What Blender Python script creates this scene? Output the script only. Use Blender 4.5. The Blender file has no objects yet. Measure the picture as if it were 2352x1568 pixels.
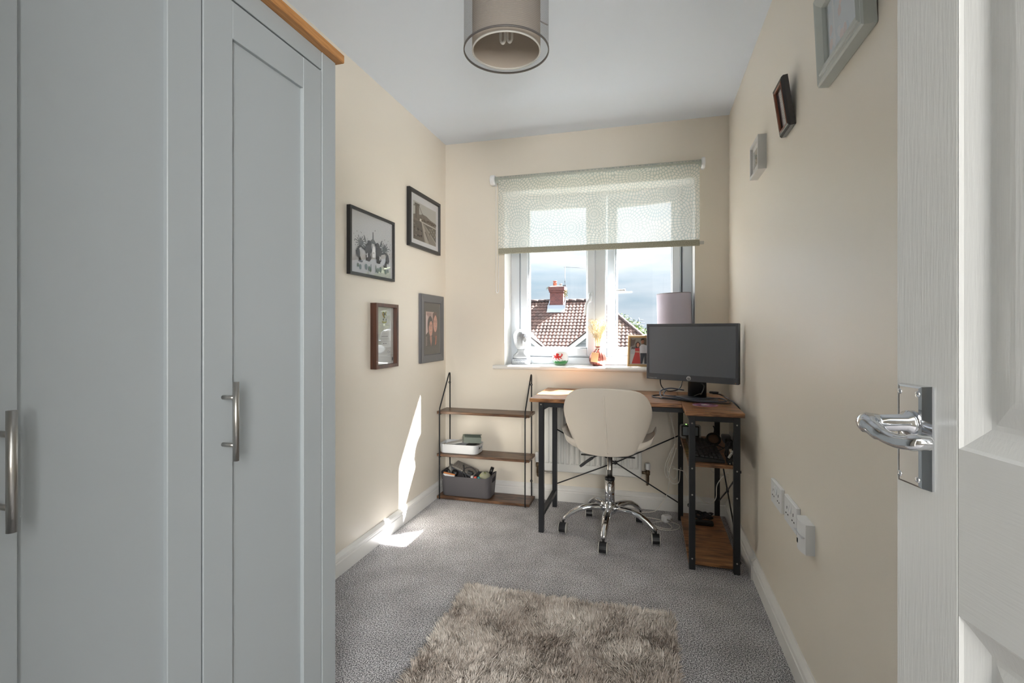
import bpy, math, random
from mathutils import Vector, Matrix, noise
random.seed(7)
PI = math.pi
SC = bpy.context.scene
COL = SC.collection

def lin(r, g, b):
    return tuple(((c/255)/12.92 if c/255 <= .04045 else ((c/255+.055)/1.055)**2.4) for c in (r, g, b))

# ------------------------------------------------------------------ camera, sky, sun, big lamps, exposure
W, H, YF = 1.792, 2.35, -3.22
cam = bpy.data.objects.new('camera', bpy.data.cameras.new('camera')); COL.objects.link(cam)
cam.location = (1.33556, -3.14455, 1.09081)
cam.rotation_euler = (PI/2, 0, .268509)
cam.data.sensor_width = 36; cam.data.lens = 36*1138.87/2352
cam.data.shift_y = -27.44/2352
cam.data.clip_start = .02; cam.data.clip_end = 2000
SC.camera = cam

wd = bpy.data.worlds.new('sky'); SC.world = wd; wd.use_nodes = True
nt = wd.node_tree; nt.nodes.clear()
def nn(nt, t, **kw):
    n = nt.nodes.new(t)
    for k, v in kw.items(): setattr(n, k, v)
    return n
out = nn(nt, 'ShaderNodeOutputWorld'); bg = nn(nt, 'ShaderNodeBackground')
tc = nn(nt, 'ShaderNodeTexCoord'); mp = nn(nt, 'ShaderNodeMapping')
mp.inputs['Scale'].default_value = (3, 3, 16)
nz = nn(nt, 'ShaderNodeTexNoise'); nz.inputs['Scale'].default_value = 1.6; nz.inputs['Detail'].default_value = 6
rp = nn(nt, 'ShaderNodeValToRGB')
rp.color_ramp.elements[0].position = .32; rp.color_ramp.elements[0].color = (*lin(196, 216, 228), 1)
rp.color_ramp.elements[1].position = .66; rp.color_ramp.elements[1].color = (*lin(246, 249, 252), 1)
sx = nn(nt, 'ShaderNodeSeparateXYZ'); rz = nn(nt, 'ShaderNodeValToRGB')
rz.color_ramp.elements[0].position = 0; rz.color_ramp.elements[0].color = (*lin(205, 216, 224), 1)
rz.color_ramp.elements[1].position = .22; rz.color_ramp.elements[1].color = (1, 1, 1, 1)
mx = nn(nt, 'ShaderNodeMix', data_type='RGBA', blend_type='MULTIPLY'); mx.inputs[0].default_value = 1
L = nt.links.new
L(tc.outputs['Generated'], mp.inputs[0]); L(mp.outputs[0], nz.inputs['Vector']); L(nz.outputs[0], rp.inputs[0])
L(tc.outputs['Generated'], sx.inputs[0]); L(sx.outputs[2], rz.inputs[0])
L(rp.outputs[0], mx.inputs[6]); L(rz.outputs[0], mx.inputs[7]); L(mx.outputs[2], bg.inputs[0]); L(bg.outputs[0], out.inputs[0])
# the overcast brightens smoothly with height above the hazy skyline
mr = nn(nt, 'ShaderNodeMapRange', interpolation_type='SMOOTHSTEP')
mr.inputs[1].default_value = .04; mr.inputs[2].default_value = .60; mr.inputs[3].default_value = .245; mr.inputs[4].default_value = 1.0
L(sx.outputs[2], mr.inputs[0]); L(mr.outputs[0], bg.inputs[1])

def lamp(name, kind, energy, loc, **kw):
    d = bpy.data.lights.new(name, kind); d.energy = energy
    for k, v in kw.items(): setattr(d, k, v)
    o = bpy.data.objects.new(name, d); COL.objects.link(o); o.location = loc
    return o
sun = lamp('sun', 'SUN', 19.0, (8, 8, 9), angle=.012, color=(1, .975, .94))
sun.rotation_euler = Vector((-1, -.92, -1.29)).to_track_quat('-Z', 'Y').to_euler()
# added fill lamp, not a real window, on the landing behind the camera
hall = lamp('landing_fill_light', 'AREA', 27, (2.2, -4.86, 1.5), shape='RECTANGLE', size=1.1, size_y=1.3, color=(1, .97, .92))
hall.rotation_euler = (PI/2, 0, 0)

vs = SC.view_settings
vs.view_transform = 'Standard'; vs.look = 'None'; vs.gamma = 1; vs.exposure = 2.3
vs.use_curve_mapping = False
SC.display_settings.display_device = 'sRGB'

# ------------------------------------------------------------------ helpers
class M:
    """collects shapes in world coordinates; obj() turns it into one mesh object"""
    def __init__(s): s.v = []; s.f = []; s.mi = []; s.sm = []; s.col = None
    def add(s, vs, fs, mi=0, smooth=False):
        b = len(s.v); s.v += [tuple(p) for p in vs]
        for f in fs: s.f.append([i+b for i in f]); s.mi.append(mi); s.sm.append(smooth)
        return s
    def box(s, x0, x1, y0, y1, z0, z1, bv=0, mi=0):
        if x0 > x1: x0, x1 = x1, x0
        if y0 > y1: y0, y1 = y1, y0
        if z0 > z1: z0, z1 = z1, z0
        if bv <= 0:
            vs = [(x, y, z) for z in (z0, z1) for y in (y0, y1) for x in (x0, x1)]
            return s.add(vs, [(0, 2, 3, 1), (4, 5, 7, 6), (0, 1, 5, 4), (2, 6, 7, 3), (0, 4, 6, 2), (1, 3, 7, 5)], mi)
        bv = min(bv, (x1-x0)*.45, (y1-y0)*.45, (z1-z0)*.45)
        c = ((x0+x1)/2, (y0+y1)/2, (z0+z1)/2); h = ((x1-x0)/2, (y1-y0)/2, (z1-z0)/2)
        vs = []; idx = {}
        for sxx in (-1, 1):
            for syy in (-1, 1):
                for szz in (-1, 1):
                    for a in range(3):
                        p = [0, 0, 0]
                        for k, sg in enumerate((sxx, syy, szz)):
                            p[k] = c[k]+sg*(h[k] if k == a else h[k]-bv)
                        idx[(sxx, syy, szz, a)] = len(vs); vs.append(p)
        fs = []
        def face(keys, nrm):
            ids = [idx[k] for k in keys]
            n = (Vector(vs[ids[1]])-Vector(vs[ids[0]])).cross(Vector(vs[ids[2]])-Vector(vs[ids[0]]))
            if n.dot(Vector(nrm)) < 0: ids.reverse()
            fs.append(ids)
        for a in range(3):
            o1, o2 = [k for k in range(3) if k != a]
            for sg in (-1, 1):
                ks = []
                for p, q in ((-1, -1), (1, -1), (1, 1), (-1, 1)):
                    t = [0, 0, 0]; t[a] = sg; t[o1] = p; t[o2] = q; ks.append((*t, a))
                n = [0, 0, 0]; n[a] = sg; face(ks, n)
        for a in range(3):
            o1, o2 = [k for k in range(3) if k != a]
            for p in (-1, 1):
                for q in (-1, 1):
                    ta = [0, 0, 0]; ta[o1] = p; ta[o2] = q
                    t1 = list(ta); t1[a] = -1; t2 = list(ta); t2[a] = 1
                    n = [0, 0, 0]; n[o1] = p; n[o2] = q
                    face([(*t1, o1), (*t2, o1), (*t2, o2), (*t1, o2)], n)
        for sxx in (-1, 1):
            for syy in (-1, 1):
                for szz in (-1, 1):
                    face([(sxx, syy, szz, a) for a in range(3)], (sxx, syy, szz))
        return s.add(vs, fs, mi)
    def tube(s, pts, r, n=8, mi=0, closed=False, caps=True, flat=1.0):
        pts = [Vector(p) for p in pts]; N = len(pts)
        rs = r if isinstance(r, (list, tuple)) else [r]*N
        vs = []; up = None
        for i, p in enumerate(pts):
            if closed: t = pts[(i+1) % N]-pts[i-1]
            else: t = pts[min(i+1, N-1)]-pts[max(i-1, 0)]
            t.normalize()
            if up is None:
                up = Vector((0, 0, 1)) if abs(t.z) < .9 else Vector((1, 0, 0))
            a = t.cross(up)
            if a.length < 1e-6: a = t.cross(Vector((0, 1, 0)))
            a.normalize(); b = a.cross(t).normalized(); up = b
            for k in range(n):
                th = 2*PI*k/n
                vs.append(p+(a*math.cos(th)+b*math.sin(th)*flat)*rs[i])
        fs = []
        for i in range(N if closed else N-1):
            j = (i+1) % N
            for k in range(n):
                l = (k+1) % n
                fs.append((i*n+k, i*n+l, j*n+l, j*n+k))
        if caps and not closed:
            fs.append(tuple(range(n-1, -1, -1))); fs.append(tuple((N-1)*n+k for k in range(n)))
        return s.add(vs, fs, mi, True)
    def bar(s, p, q, w, h=None, mi=0):
        """square bar from p to q"""
        h = h or w; p = Vector(p); q = Vector(q); t = (q-p).normalized()
        up = Vector((0, 0, 1)) if abs(t.z) < .95 else Vector((0, 1, 0))
        a = t.cross(up).normalized(); b = a.cross(t).normalized()
        vs = [c+a*(i*w/2)+b*(j*h/2) for c in (p, q) for i, j in ((-1, -1), (1, -1), (1, 1), (-1, 1))]
        return s.add(vs, [(0, 1, 2, 3), (7, 6, 5, 4), (0, 4, 5, 1), (1, 5, 6, 2), (2, 6, 7, 3), (3, 7, 4, 0)], mi)
    def lathe(s, c, prof, n=32, mi=0, a0=0, a1=2*PI, axis='z', smooth=True, flute=0, nf=0):
        full = abs(a1-a0-2*PI) < 1e-6; m = n if full else n+1
        vs = []
        for r, z in prof:
            for k in range(m):
                th = a0+(a1-a0)*k/n
                rr = r*(1+flute*math.cos(nf*th)) if nf else r
                x, y = rr*math.cos(th), rr*math.sin(th)
                if axis == 'z': vs.append((c[0]+x, c[1]+y, c[2]+z))
                elif axis == 'x': vs.append((c[0]+z, c[1]+x, c[2]+y))
                else: vs.append((c[0]+y, c[1]+z, c[2]+x))
        fs = []
        for i in range(len(prof)-1):
            for k in range(n):
                l = (k+1) % m
                fs.append((i*m+k, i*m+l, (i+1)*m+l, (i+1)*m+k))
        return s.add(vs, fs, mi, smooth)
    def loft(s, rings, mi=0, smooth=True, caps=True, closed=True):
        n = len(rings[0]); vs = [p for r in rings for p in r]; fs = []
        for i in range(len(rings)-1):
            for k in range(n if closed else n-1):
                l = (k+1) % n; fs.append((i*n+k, i*n+l, (i+1)*n+l, (i+1)*n+k))
        if caps: fs.append(tuple(range(n-1, -1, -1))); fs.append(tuple((len(rings)-1)*n+k for k in range(n)))
        return s.add(vs, fs, mi, smooth)
    def prism(s, poly, y0, y1, mi=0, plane='xz'):
        n = len(poly)
        def P(u, v, d): return {'xz': (u, d, v), 'xy': (u, v, d), 'yz': (d, u, v)}[plane]
        vs = [P(u, v, y0) for u, v in poly]+[P(u, v, y1) for u, v in poly]
        fs = [tuple(range(n)), tuple(range(2*n-1, n-1, -1))]+[(i, i+n, (i+1) % n+n, (i+1) % n) for i in range(n)]
        return s.add(vs, fs, mi)
    def sphere(s, c, r, n=12, m=8, mi=0, sc=(1, 1, 1)):
        vs = []; fs = []
        for i in range(m+1):
            ph = PI*i/m
            for k in range(n):
                th = 2*PI*k/n
                vs.append((c[0]+r*sc[0]*math.sin(ph)*math.cos(th), c[1]+r*sc[1]*math.sin(ph)*math.sin(th), c[2]+r*sc[2]*math.cos(ph)))
        for i in range(m):
            for k in range(n):
                l = (k+1) % n; fs.append((i*n+k, (i+1)*n+k, (i+1)*n+l, i*n+l))
        return s.add(vs, fs, mi, True)
    def xf(s, mat):
        s.v = [tuple(mat @ Vector(p)) for p in s.v]; return s
    def rotz(s, a, piv): return s.xf(Matrix.Translation(piv) @ Matrix.Rotation(a, 4, 'Z') @ Matrix.Translation(-Vector(piv)))
    def rot(s, a, ax, piv): return s.xf(Matrix.Translation(piv) @ Matrix.Rotation(a, 4, ax) @ Matrix.Translation(-Vector(piv)))
    def move(s, d): return s.xf(Matrix.Translation(d))

def root_of(o):
    while o.parent: o = o.parent
    return o
def obj(name, m, mat, parent=None, fix=True):
    org = root_of(parent).location if parent else Vector((0, 0, 0))
    me = bpy.data.meshes.new(name)
    me.from_pydata([(p[0]-org.x, p[1]-org.y, p[2]-org.z) for p in m.v], [], m.f)
    mats = mat if isinstance(mat, (list, tuple)) else [mat]
    for x in mats: me.materials.append(x)
    me.polygons.foreach_set('material_index', m.mi)
    me.polygons.foreach_set('use_smooth', m.sm)
    if m.col:
        at = me.color_attributes.new('Col', 'FLOAT_COLOR', 'CORNER')
        buf = []
        for f, c in zip(m.f, m.col): buf += [*c, 1]*len(f)
        at.data.foreach_set('color', buf)
    me.update()
    if fix:
        import bmesh
        bm = bmesh.new(); bm.from_mesh(me)
        bmesh.ops.recalc_face_normals(bm, faces=bm.faces); bm.to_mesh(me); bm.free()
    o = bpy.data.objects.new(name, me); COL.objects.link(o)
    if parent: o.parent = parent
    return o
def tag(o, label, cat, group=None, kind=None):
    o['label'] = label; o['category'] = cat
    if group: o['group'] = group
    if kind: o['kind'] = kind
    return o
def thing(name, label, cat, loc, group=None):
    o = bpy.data.objects.new(name, None); COL.objects.link(o); o.location = loc
    o.empty_display_size = .05
    bpy.context.view_layer.update()
    return tag(o, label, cat, group)
def struct(name, m, mat, parent=None, label=None):
    o = obj(name, m, mat, parent)
    if not parent: o['kind'] = 'structure'
    if label: o['label'] = label
    return o
def sroot(name, loc=(0, 0, 0)):
    o = bpy.data.objects.new(name, None); COL.objects.link(o); o.location = loc; o['kind'] = 'structure'
    return o
def bez(pts, n=8, closed=False):
    """Catmull-Rom through points"""
    P = [Vector(p) for p in pts]; N = len(P); o = []
    for i in range(N if closed else N-1):
        p0 = P[i-1] if (closed or i > 0) else P[0]; p1 = P[i]; p2 = P[(i+1) % N]
        p3 = P[(i+2) % N] if (closed or i+2 < N) else P[-1]
        for k in range(n):
            t = k/n
            o.append(.5*((2*p1)+(-p0+p2)*t+(2*p0-5*p1+4*p2-p3)*t*t+(-p0+3*p1-3*p2+p3)*t**3))
    if not closed: o.append(P[-1])
    return o

# ------------------------------------------------------------------ materials
MT = {}
def mat(name, color, rough=.5, metal=0, spec=.5, bump=None, vary=None, coat=0, sheen=0, trans=0):
    m = bpy.data.materials.new(name); m.use_nodes = True; n = m.node_tree; p = n.nodes['Principled BSDF']
    p.inputs['Base Color'].default_value = (*color, 1); p.inputs['Roughness'].default_value = rough
    p.inputs['Metallic'].default_value = metal; p.inputs['Specular IOR Level'].default_value = spec
    if coat: p.inputs['Coat Weight'].default_value = coat; p.inputs['Coat Roughness'].default_value = .05
    if sheen: p.inputs['Sheen Weight'].default_value = sheen
    if trans: p.inputs['Transmission Weight'].default_value = trans
    if bump or vary: t = nn(n, 'ShaderNodeTexCoord')
    if bump:
        sc, st, det = bump[:3]; vec = bump[3] if len(bump) > 3 else (1, 1, 1)
        q = nn(n, 'ShaderNodeMapping'); q.inputs['Scale'].default_value = vec
        z = nn(n, 'ShaderNodeTexNoise'); z.inputs['Scale'].default_value = sc; z.inputs['Detail'].default_value = det
        b = nn(n, 'ShaderNodeBump'); b.inputs['Strength'].default_value = st; b.inputs['Distance'].default_value = .004
        n.links.new(t.outputs['Object'], q.inputs[0]); n.links.new(q.outputs[0], z.inputs['Vector'])
        n.links.new(z.outputs[0], b.inputs['Height']); n.links.new(b.outputs[0], p.inputs['Normal'])
    if vary:
        sc, c2, lo, hi = vary[:4]; vec = vary[4] if len(vary) > 4 else (1, 1, 1)
        q = nn(n, 'ShaderNodeMapping'); q.inputs['Scale'].default_value = vec
        z = nn(n, 'ShaderNodeTexNoise'); z.inputs['Scale'].default_value = sc; z.inputs['Detail'].default_value = 5
        r = nn(n, 'ShaderNodeMapRange'); r.inputs[1].default_value = lo; r.inputs[2].default_value = hi
        x = nn(n, 'ShaderNodeMix', data_type='RGBA'); x.inputs[6].default_value = (*color, 1); x.inputs[7].default_value = (*c2, 1)
        n.links.new(t.outputs['Object'], q.inputs[0]); n.links.new(q.outputs[0], z.inputs['Vector'])
        n.links.new(z.outputs[0], r.inputs[0]); n.links.new(r.outputs[0], x.inputs[0]); n.links.new(x.outputs[2], p.inputs['Base Color'])
    MT[name] = m
    return m
wall_m = mat('wall_paint', lin(239, 232, 219), .38, spec=.5, bump=(240, .05, 2))
white_wall = mat('white_emulsion', lin(238, 239, 238), .7, spec=.3)
ceil_m = mat('ceiling_paint', lin(230, 239, 250), .85, spec=.2, bump=(180, .05, 2))
gloss_w = mat('white_gloss', lin(238, 238, 236), .3)
upvc = mat('white_upvc', lin(214, 220, 226), .22)
grey_w = mat('wardrobe_grey', lin(160, 167, 171), .42, spec=.45, bump=(900, .02, 2))
gap_m = mat('dark_gap', lin(40, 40, 42), .9)
oak = mat('oak', lin(190, 138, 84), .5, vary=(14, lin(158, 108, 60), .35, .7, (12, 1, 12)))
steel = mat('brushed_steel', lin(178, 176, 172), .32, 1, bump=(300, .05, 2, (1, 1, .05)))
chrome = mat('chrome', lin(222, 224, 228), .06, 1)
blackm = mat('black_metal', lin(38, 40, 44), .45, spec=.4)
blackp = mat('black_plastic', lin(26, 27, 30), .4)
blackc = mat('black_cable', lin(24, 24, 27), .35)
whitec = mat('white_cable', lin(226, 224, 216), .4)
whitep = mat('white_plastic', lin(236, 238, 240), .3)
cream_f = mat('cream_velvet', lin(222, 214, 202), .85, spec=.2, sheen=.3, bump=(500, .04, 3))
rad_m = mat('radiator_white', lin(232, 233, 230), .3)
pine = mat('brown_wood_frame', lin(92, 56, 40), .4, vary=(40, lin(62, 36, 26), .4, .65, (1, 1, .12)))
blackf = mat('black_frame', lin(34, 34, 36), .4)
pewter = mat('pewter_frame', lin(112, 114, 120), .35, .5)
sage = mat('sage_frame', lin(192, 198, 194), .45)
gold = mat('gold_frame', lin(190, 160, 116), .4, .3)
redwood = mat('redwood_line', lin(128, 74, 48), .4)
silverish = mat('silver_frame', lin(150, 156, 166), .28, .7)
brass = mat('brass_valve', lin(120, 104, 84), .4, .8)

def wood_mat(nm, cs, knots):
    m = bpy.data.materials.new(nm); m.use_nodes = True; n = m.node_tree; p = n.nodes['Principled BSDF']
    t = nn(n, 'ShaderNodeTexCoord'); l = n.links.new
    q = nn(n, 'ShaderNodeMapping'); q.inputs['Scale'].default_value = (1.6, 14, 14); l(t.outputs['Object'], q.inputs[0])
    a = nn(n, 'ShaderNodeTexNoise'); a.inputs['Scale'].default_value = 6; a.inputs['Detail'].default_value = 8; a.inputs['Distortion'].default_value = .6
    l(q.outputs[0], a.inputs['Vector'])
    r = nn(n, 'ShaderNodeValToRGB'); e = r.color_ramp.elements
    e[0].position = .34; e[0].color = (*lin(*cs[0]), 1); e[1].position = .68; e[1].color = (*lin(*cs[2]), 1)
    k = e.new(.5); k.color = (*lin(*cs[1]), 1)
    l(a.outputs[0], r.inputs[0])
    q2 = nn(n, 'ShaderNodeMapping'); q2.inputs['Scale'].default_value = (5, 17, 17); l(t.outputs['Object'], q2.inputs[0])
    b = nn(n, 'ShaderNodeTexNoise'); b.inputs['Scale'].default_value = 1.5; b.inputs['Detail'].default_value = 3; l(q2.outputs[0], b.inputs['Vector'])
    rb = nn(n, 'ShaderNodeMapRange'); rb.inputs[1].default_value = .56; rb.inputs[2].default_value = .72; l(b.outputs[0], rb.inputs[0])
    x = nn(n, 'ShaderNodeMix', data_type='RGBA'); l(rb.outputs[0], x.inputs[0]); l(r.outputs[0], x.inputs[6]); x.inputs[7].default_value = (*lin(*knots), 1)
    l(x.outputs[2], p.inputs['Base Color']); p.inputs['Roughness'].default_value = .34
    return m
wood = wood_mat('rustic_board', ((102, 70, 48), (156, 108, 70), (192, 142, 96)), (84, 60, 46))
walnut = wood_mat('walnut_shelf', ((70, 50, 38), (104, 76, 56), (134, 100, 74)), (60, 44, 36))

def carpet_mat():
    m = bpy.data.materials.new('fleck_carpet'); m.use_nodes = True; n = m.node_tree; p = n.nodes['Principled BSDF']; l = n.links.new
    t = nn(n, 'ShaderNodeTexCoord')
    a = nn(n, 'ShaderNodeTexNoise'); a.inputs['Scale'].default_value = 240; a.inputs['Detail'].default_value = 3; l(t.outputs['Object'], a.inputs['Vector'])
    r = nn(n, 'ShaderNodeValToRGB'); e = r.color_ramp.elements
    e[0].position = .40; e[0].color = (*lin(96, 96, 101), 1); e[1].position = .61; e[1].color = (*lin(246, 245, 248), 1)
    k = e.new(.5); k.color = (*lin(178, 177, 181), 1); l(a.outputs[0], r.inputs[0])
    b = nn(n, 'ShaderNodeTexNoise'); b.inputs['Scale'].default_value = 7; b.inputs['Detail'].default_value = 4; l(t.outputs['Object'], b.inputs['Vector'])
    mr = nn(n, 'ShaderNodeMapRange'); mr.inputs[1].default_value = .35; mr.inputs[2].default_value = .65; mr.inputs[3].default_value = .86; mr.inputs[4].default_value = 1.1
    l(b.outputs[0], mr.inputs[0])
    x = nn(n, 'ShaderNodeMix', data_type='RGBA', blend_type='MULTIPLY'); x.inputs[0].default_value = 1; l(r.outputs[0], x.inputs[6])
    l(mr.outputs[0], x.inputs[7]); l(x.outputs[2], p.inputs['Base Color'])
    bp = nn(n, 'ShaderNodeBump'); bp.inputs['Strength'].default_value = .9; bp.inputs['Distance'].default_value = .006
    l(a.outputs[0], bp.inputs['Height']); l(bp.outputs[0], p.inputs['Normal'])
    p.inputs['Roughness'].default_value = .95; p.inputs['Specular IOR Level'].default_value = .1; p.inputs['Sheen Weight'].default_value = .15
    return m
carpet = carpet_mat()

def glass_mat(name, refl=1.0, tint=(1, 1, 1)):
    m = bpy.data.materials.new(name); m.use_nodes = True; n = m.node_tree; n.nodes.clear(); l = n.links.new
    o = nn(n, 'ShaderNodeOutputMaterial'); t = nn(n, 'ShaderNodeBsdfTransparent'); t.inputs[0].default_value = (*tint, 1)
    g = nn(n, 'ShaderNodeBsdfGlossy'); g.inputs['Roughness'].default_value = .01
    f = nn(n, 'ShaderNodeFresnel'); f.inputs[0].default_value = 1.5
    q = nn(n, 'ShaderNodeMath', operation='MULTIPLY')
    ge = nn(n, 'ShaderNodeNewGeometry'); iv = nn(n, 'ShaderNodeMath', operation='SUBTRACT'); iv.inputs[0].default_value = refl; l(ge.outputs['Backfacing'], iv.inputs[1])
    cl2 = nn(n, 'ShaderNodeMath', operation='MAXIMUM'); cl2.inputs[1].default_value = 0; l(iv.outputs[0], cl2.inputs[0]); l(cl2.outputs[0], q.inputs[1])
    x = nn(n, 'ShaderNodeMixShader'); l(f.outputs[0], q.inputs[0]); l(q.outputs[0], x.inputs[0]); l(t.outputs[0], x.inputs[1]); l(g.outputs[0], x.inputs[2])
    l(x.outputs[0], o.inputs[0])
    return m
pane_m = glass_mat('window_glass'); pic_glass = glass_mat('picture_glass', 1.6)

def colmat(name, rough=.6, spec=.4):
    m = bpy.data.materials.new(name); m.use_nodes = True; n = m.node_tree; p = n.nodes['Principled BSDF']
    a = nn(n, 'ShaderNodeAttribute', attribute_name='Col'); n.links.new(a.outputs[0], p.inputs['Base Color'])
    p.inputs['Roughness'].default_value = rough; p.inputs['Specular IOR Level'].default_value = spec
    return m
print_m = colmat('printed_paper', .5)

# ------------------------------------------------------------------ room shell
m = M().box(-.1, W+.1, YF-.1, .0, -.1, 0); struct('floor', m, carpet, label='grey flecked carpet')
m = M().box(-.1, W+.1, YF-.1, .3, H, H+.1); struct('ceiling', m, ceil_m)
m = M().box(-.1, 0, YF-.1, .3, 0, H); struct('wall_left', m, wall_m)
m = M().box(W, W+.1, YF-.1, .3, 0, H); struct('wall_right', m, wall_m)
OX0, OX1, OZ0, OZ1 = .417, 1.605, .832, 2.0
m = M().box(0, OX0, 0, .3, 0, H).box(OX1, W, 0, .3, 0, H).box(OX0, OX1, 0, .3, 0, OZ0).box(OX0, OX1, 0, .3, OZ1, H)
struct('wall_back', m, wall_m)
DX0, DX1, DZ = .99, 1.785, 2.03
m = M().box(0, DX0, YF-.1, YF, 0, H).box(DX1, W, YF-.1, YF, 0, H).box(DX0, DX1, YF-.1, YF, DZ, H)
struct('wall_front', m, wall_m)
# landing behind the camera
hall_m = mat('landing_paint', lin(150, 146, 138), .7, spec=.3)
LY = YF-.1
struct('floor_landing', M().box(-.3, 2.9, -4.9, LY, -.1, 0), carpet)
struct('ceiling_landing', M().box(-.3, 2.9, -4.9, LY, H, H+.1), ceil_m)
struct('wall_landing_back', M().box(-.3, 2.9, -5.0, -4.9, 0, H), hall_m)
struct('wall_landing_left', M().box(-.4, -.3, -4.9, LY, 0, H), hall_m)
struct('wall_landing_right', M().box(2.9, 3.0, -4.9, LY, 0, H), hall_m)
m = M().box(-.3, -.1, LY, LY+.1, 0, H).box(W+.1, 2.9, LY, LY+.1, 0, H)
struct('wall_landing_front', m, hall_m)
# boarded soffit and fascia of the eaves outside, above the window
struct('trim_3', M().box(-1.5, 3.2, .30, .75, 2.31, 2.34).box(-1.5, 3.2, .75, .775, 2.31, 2.46), gloss_w, label='white boarded soffit and fascia of the eaves')
# white reveal lining
m = M().box(OX0, OX0+.003, .001, .17, .858, OZ1).box(OX1-.003, OX1, .001, .17, .858, OZ1).box(OX0, OX1, .001, .17, OZ1-.003, OZ1)
struct('trim_1', m, white_wall, label='white painted window reveal')
# skirting
def skirt(p, q, side, t=.018, h=.095):
    """profile swept from p to q (xy), proud to `side` (unit xy)"""
    pr = [(0, 0), (t, 0), (t, h*.62), (t*.86, h*.66), (t*.86, h*.69), (t*.96, h*.73), (t*.9, h*.84), (t*.5, h*.95), (t*.3, h), (0, h)]
    rings = [[(e[0]+side[0]*a, e[1]+side[1]*a, z) for a, z in pr] for e in (p, q)]
    return M().loft(rings, smooth=False)
struct('baseboard_left', skirt((0, YF), (0, 0), (1, 0)), gloss_w)
struct('baseboard_back', skirt((0, 0), (.70, 0), (0, -1)).loft(skirt((.70, 0), (W, 0), (0, -1), .025).v and [skirt((.70, 0), (W, 0), (0, -1), .025).v[:10], skirt((.70, 0), (W, 0), (0, -1), .025).v[10:]], smooth=False), gloss_w)
a = skirt((W, 0), (W, -.785), (-1, 0), .025); b = skirt((W, -.785), (W, YF), (-1, 0))
a.loft([b.v[:10], b.v[10:]], smooth=False)
struct('baseboard_right', a, gloss_w)

# ------------------------------------------------------------------ window
win = sroot('window_1', (1.0, .17, .858))
FY0, FY1 = .165, .235
m = M()
m.box(OX0, .488, FY0, FY1, .858, OZ1, .004).box(1.54, OX1, FY0, FY1, .858, OZ1, .004)
m.box(.488, 1.54, FY0, FY1, .858, .908, .004).box(.488, 1.54, FY0, FY1, 1.968, OZ1, .004)
m.box(.995, 1.064, FY0, FY1, .908, 1.968, .004)
m.box(OX0-.005, OX1+.005, FY1, .3, .84, .858)
obj('window_frame', m, upvc, win)
g_ = M()
for x0 in (.4795, 1.5395): g_.box(x0, x0+.0035, FY0-.0015, FY0+.001, .912, 1.966)
for x0, x1 in ((.488, .995), (1.066, 1.538)): g_.box(x0, x1, FY0-.0015, FY0+.001, .9045, .9075)
obj('gasket', g_, mat('gasket_grey', lin(96, 102, 112), .6), win)['kind'] = 'stuff'
def sash(x0, x1, z0, z1, ang=0, piv=None):
    s = .052; m = M(); y0, y1 = FY0-.012, FY1-.01
    def fr(x0, x1, z0, z1, y0, y1, s, mm):
        mm.box(x0, x0+s, y0, y1, z0, z1, .006).box(x1-s, x1, y0, y1, z0, z1, .006)
        mm.box(x0+s, x1-s, y0, y1, z0, z0+s, .006).box(x0+s, x1-s, y0, y1, z1-s, z1, .006)
    fr(x0, x1, z0, z1, y0, y1, s, m); fr(x0-.004, x1+.004, z0-.004, z1+.004, y0+.012, y1-.02, .03, m)
    fr(x0+s, x1-s, z0+s, z1-s, y0+.02, y1-.01, .008, m)
    g = M().box(x0+s-.002, x1-s+.002, .195, .199, z0+s-.002, z1-s+.002)
    k = M().box(x0+s-.001, x1-s+.001, .19, .194, z0+s-.001, z0+s+.006).box(x0+s-.001, x0+s+.004, .19, .194, z0+s, z1-s).box(x1-s-.004, x1-s+.001, .19, .194, z0+s, z1-s)
    if ang:
        for q in (m, g, k): q.rotz(ang, piv)
    o = obj('sash', m, upvc, win); obj('pane', g, pane_m, o); obj('glazing_seal', k, MT['dark_gap'], o)
    return o
sL = sash(.488, .995, .913, 1.972)
ANG = -math.radians(11)
sR = sash(1.066, 1.538, .913, 1.972, ANG, (1.538, .2, 0))
def hnd(x, z, arm, ang=0, piv=None):
    m = M().box(x-.011, x+.011, FY0-.022, FY0-.01, z-.03, z+.035, .005)
    m.tube([(x, FY0-.02, z+.015), (x, FY0-.04, z+.015)], .010, 10)
    m.tube(bez([(x+dx, FY0-.042+dy, z+.015+dz) for dx, dy, dz in arm], 5), [.0105]*6+[.009]*(5*(len(arm)-1)+1-6), 8)
    if ang: m.rotz(ang, piv)
    return m
obj('window_handle', hnd(.967, 1.30, [(0, 0, 0), (-.004, -.004, -.03), (-.022, -.006, -.055), (-.028, -.006, -.09), (-.03, -.006, -.125)]), upvc, sL)
obj('window_handle', hnd(1.094, 1.325, [(0, 0, 0), (.03, -.01, .004), (.06, -.025, .006), (.11, -.03, .006)], ANG, (1.538, .2, 0)), upvc, sR)
m2 = M()
m2.box(.351, 1.66, -.030, .0, .832, .858)
ns = [(-.03-.016*math.cos(t), .845+.013*math.sin(t)) for t in [PI/2*(-1+2*k/8) for k in range(9)]]
m2.prism([(-.03, .832)]+ns[1:-1]+[(-.03, .858)], .351, 1.66, plane='yz')
m2.box(OX0, OX1, 0, .166, .832, .858)
obj('window_sill', m2, gloss_w, win)

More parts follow.
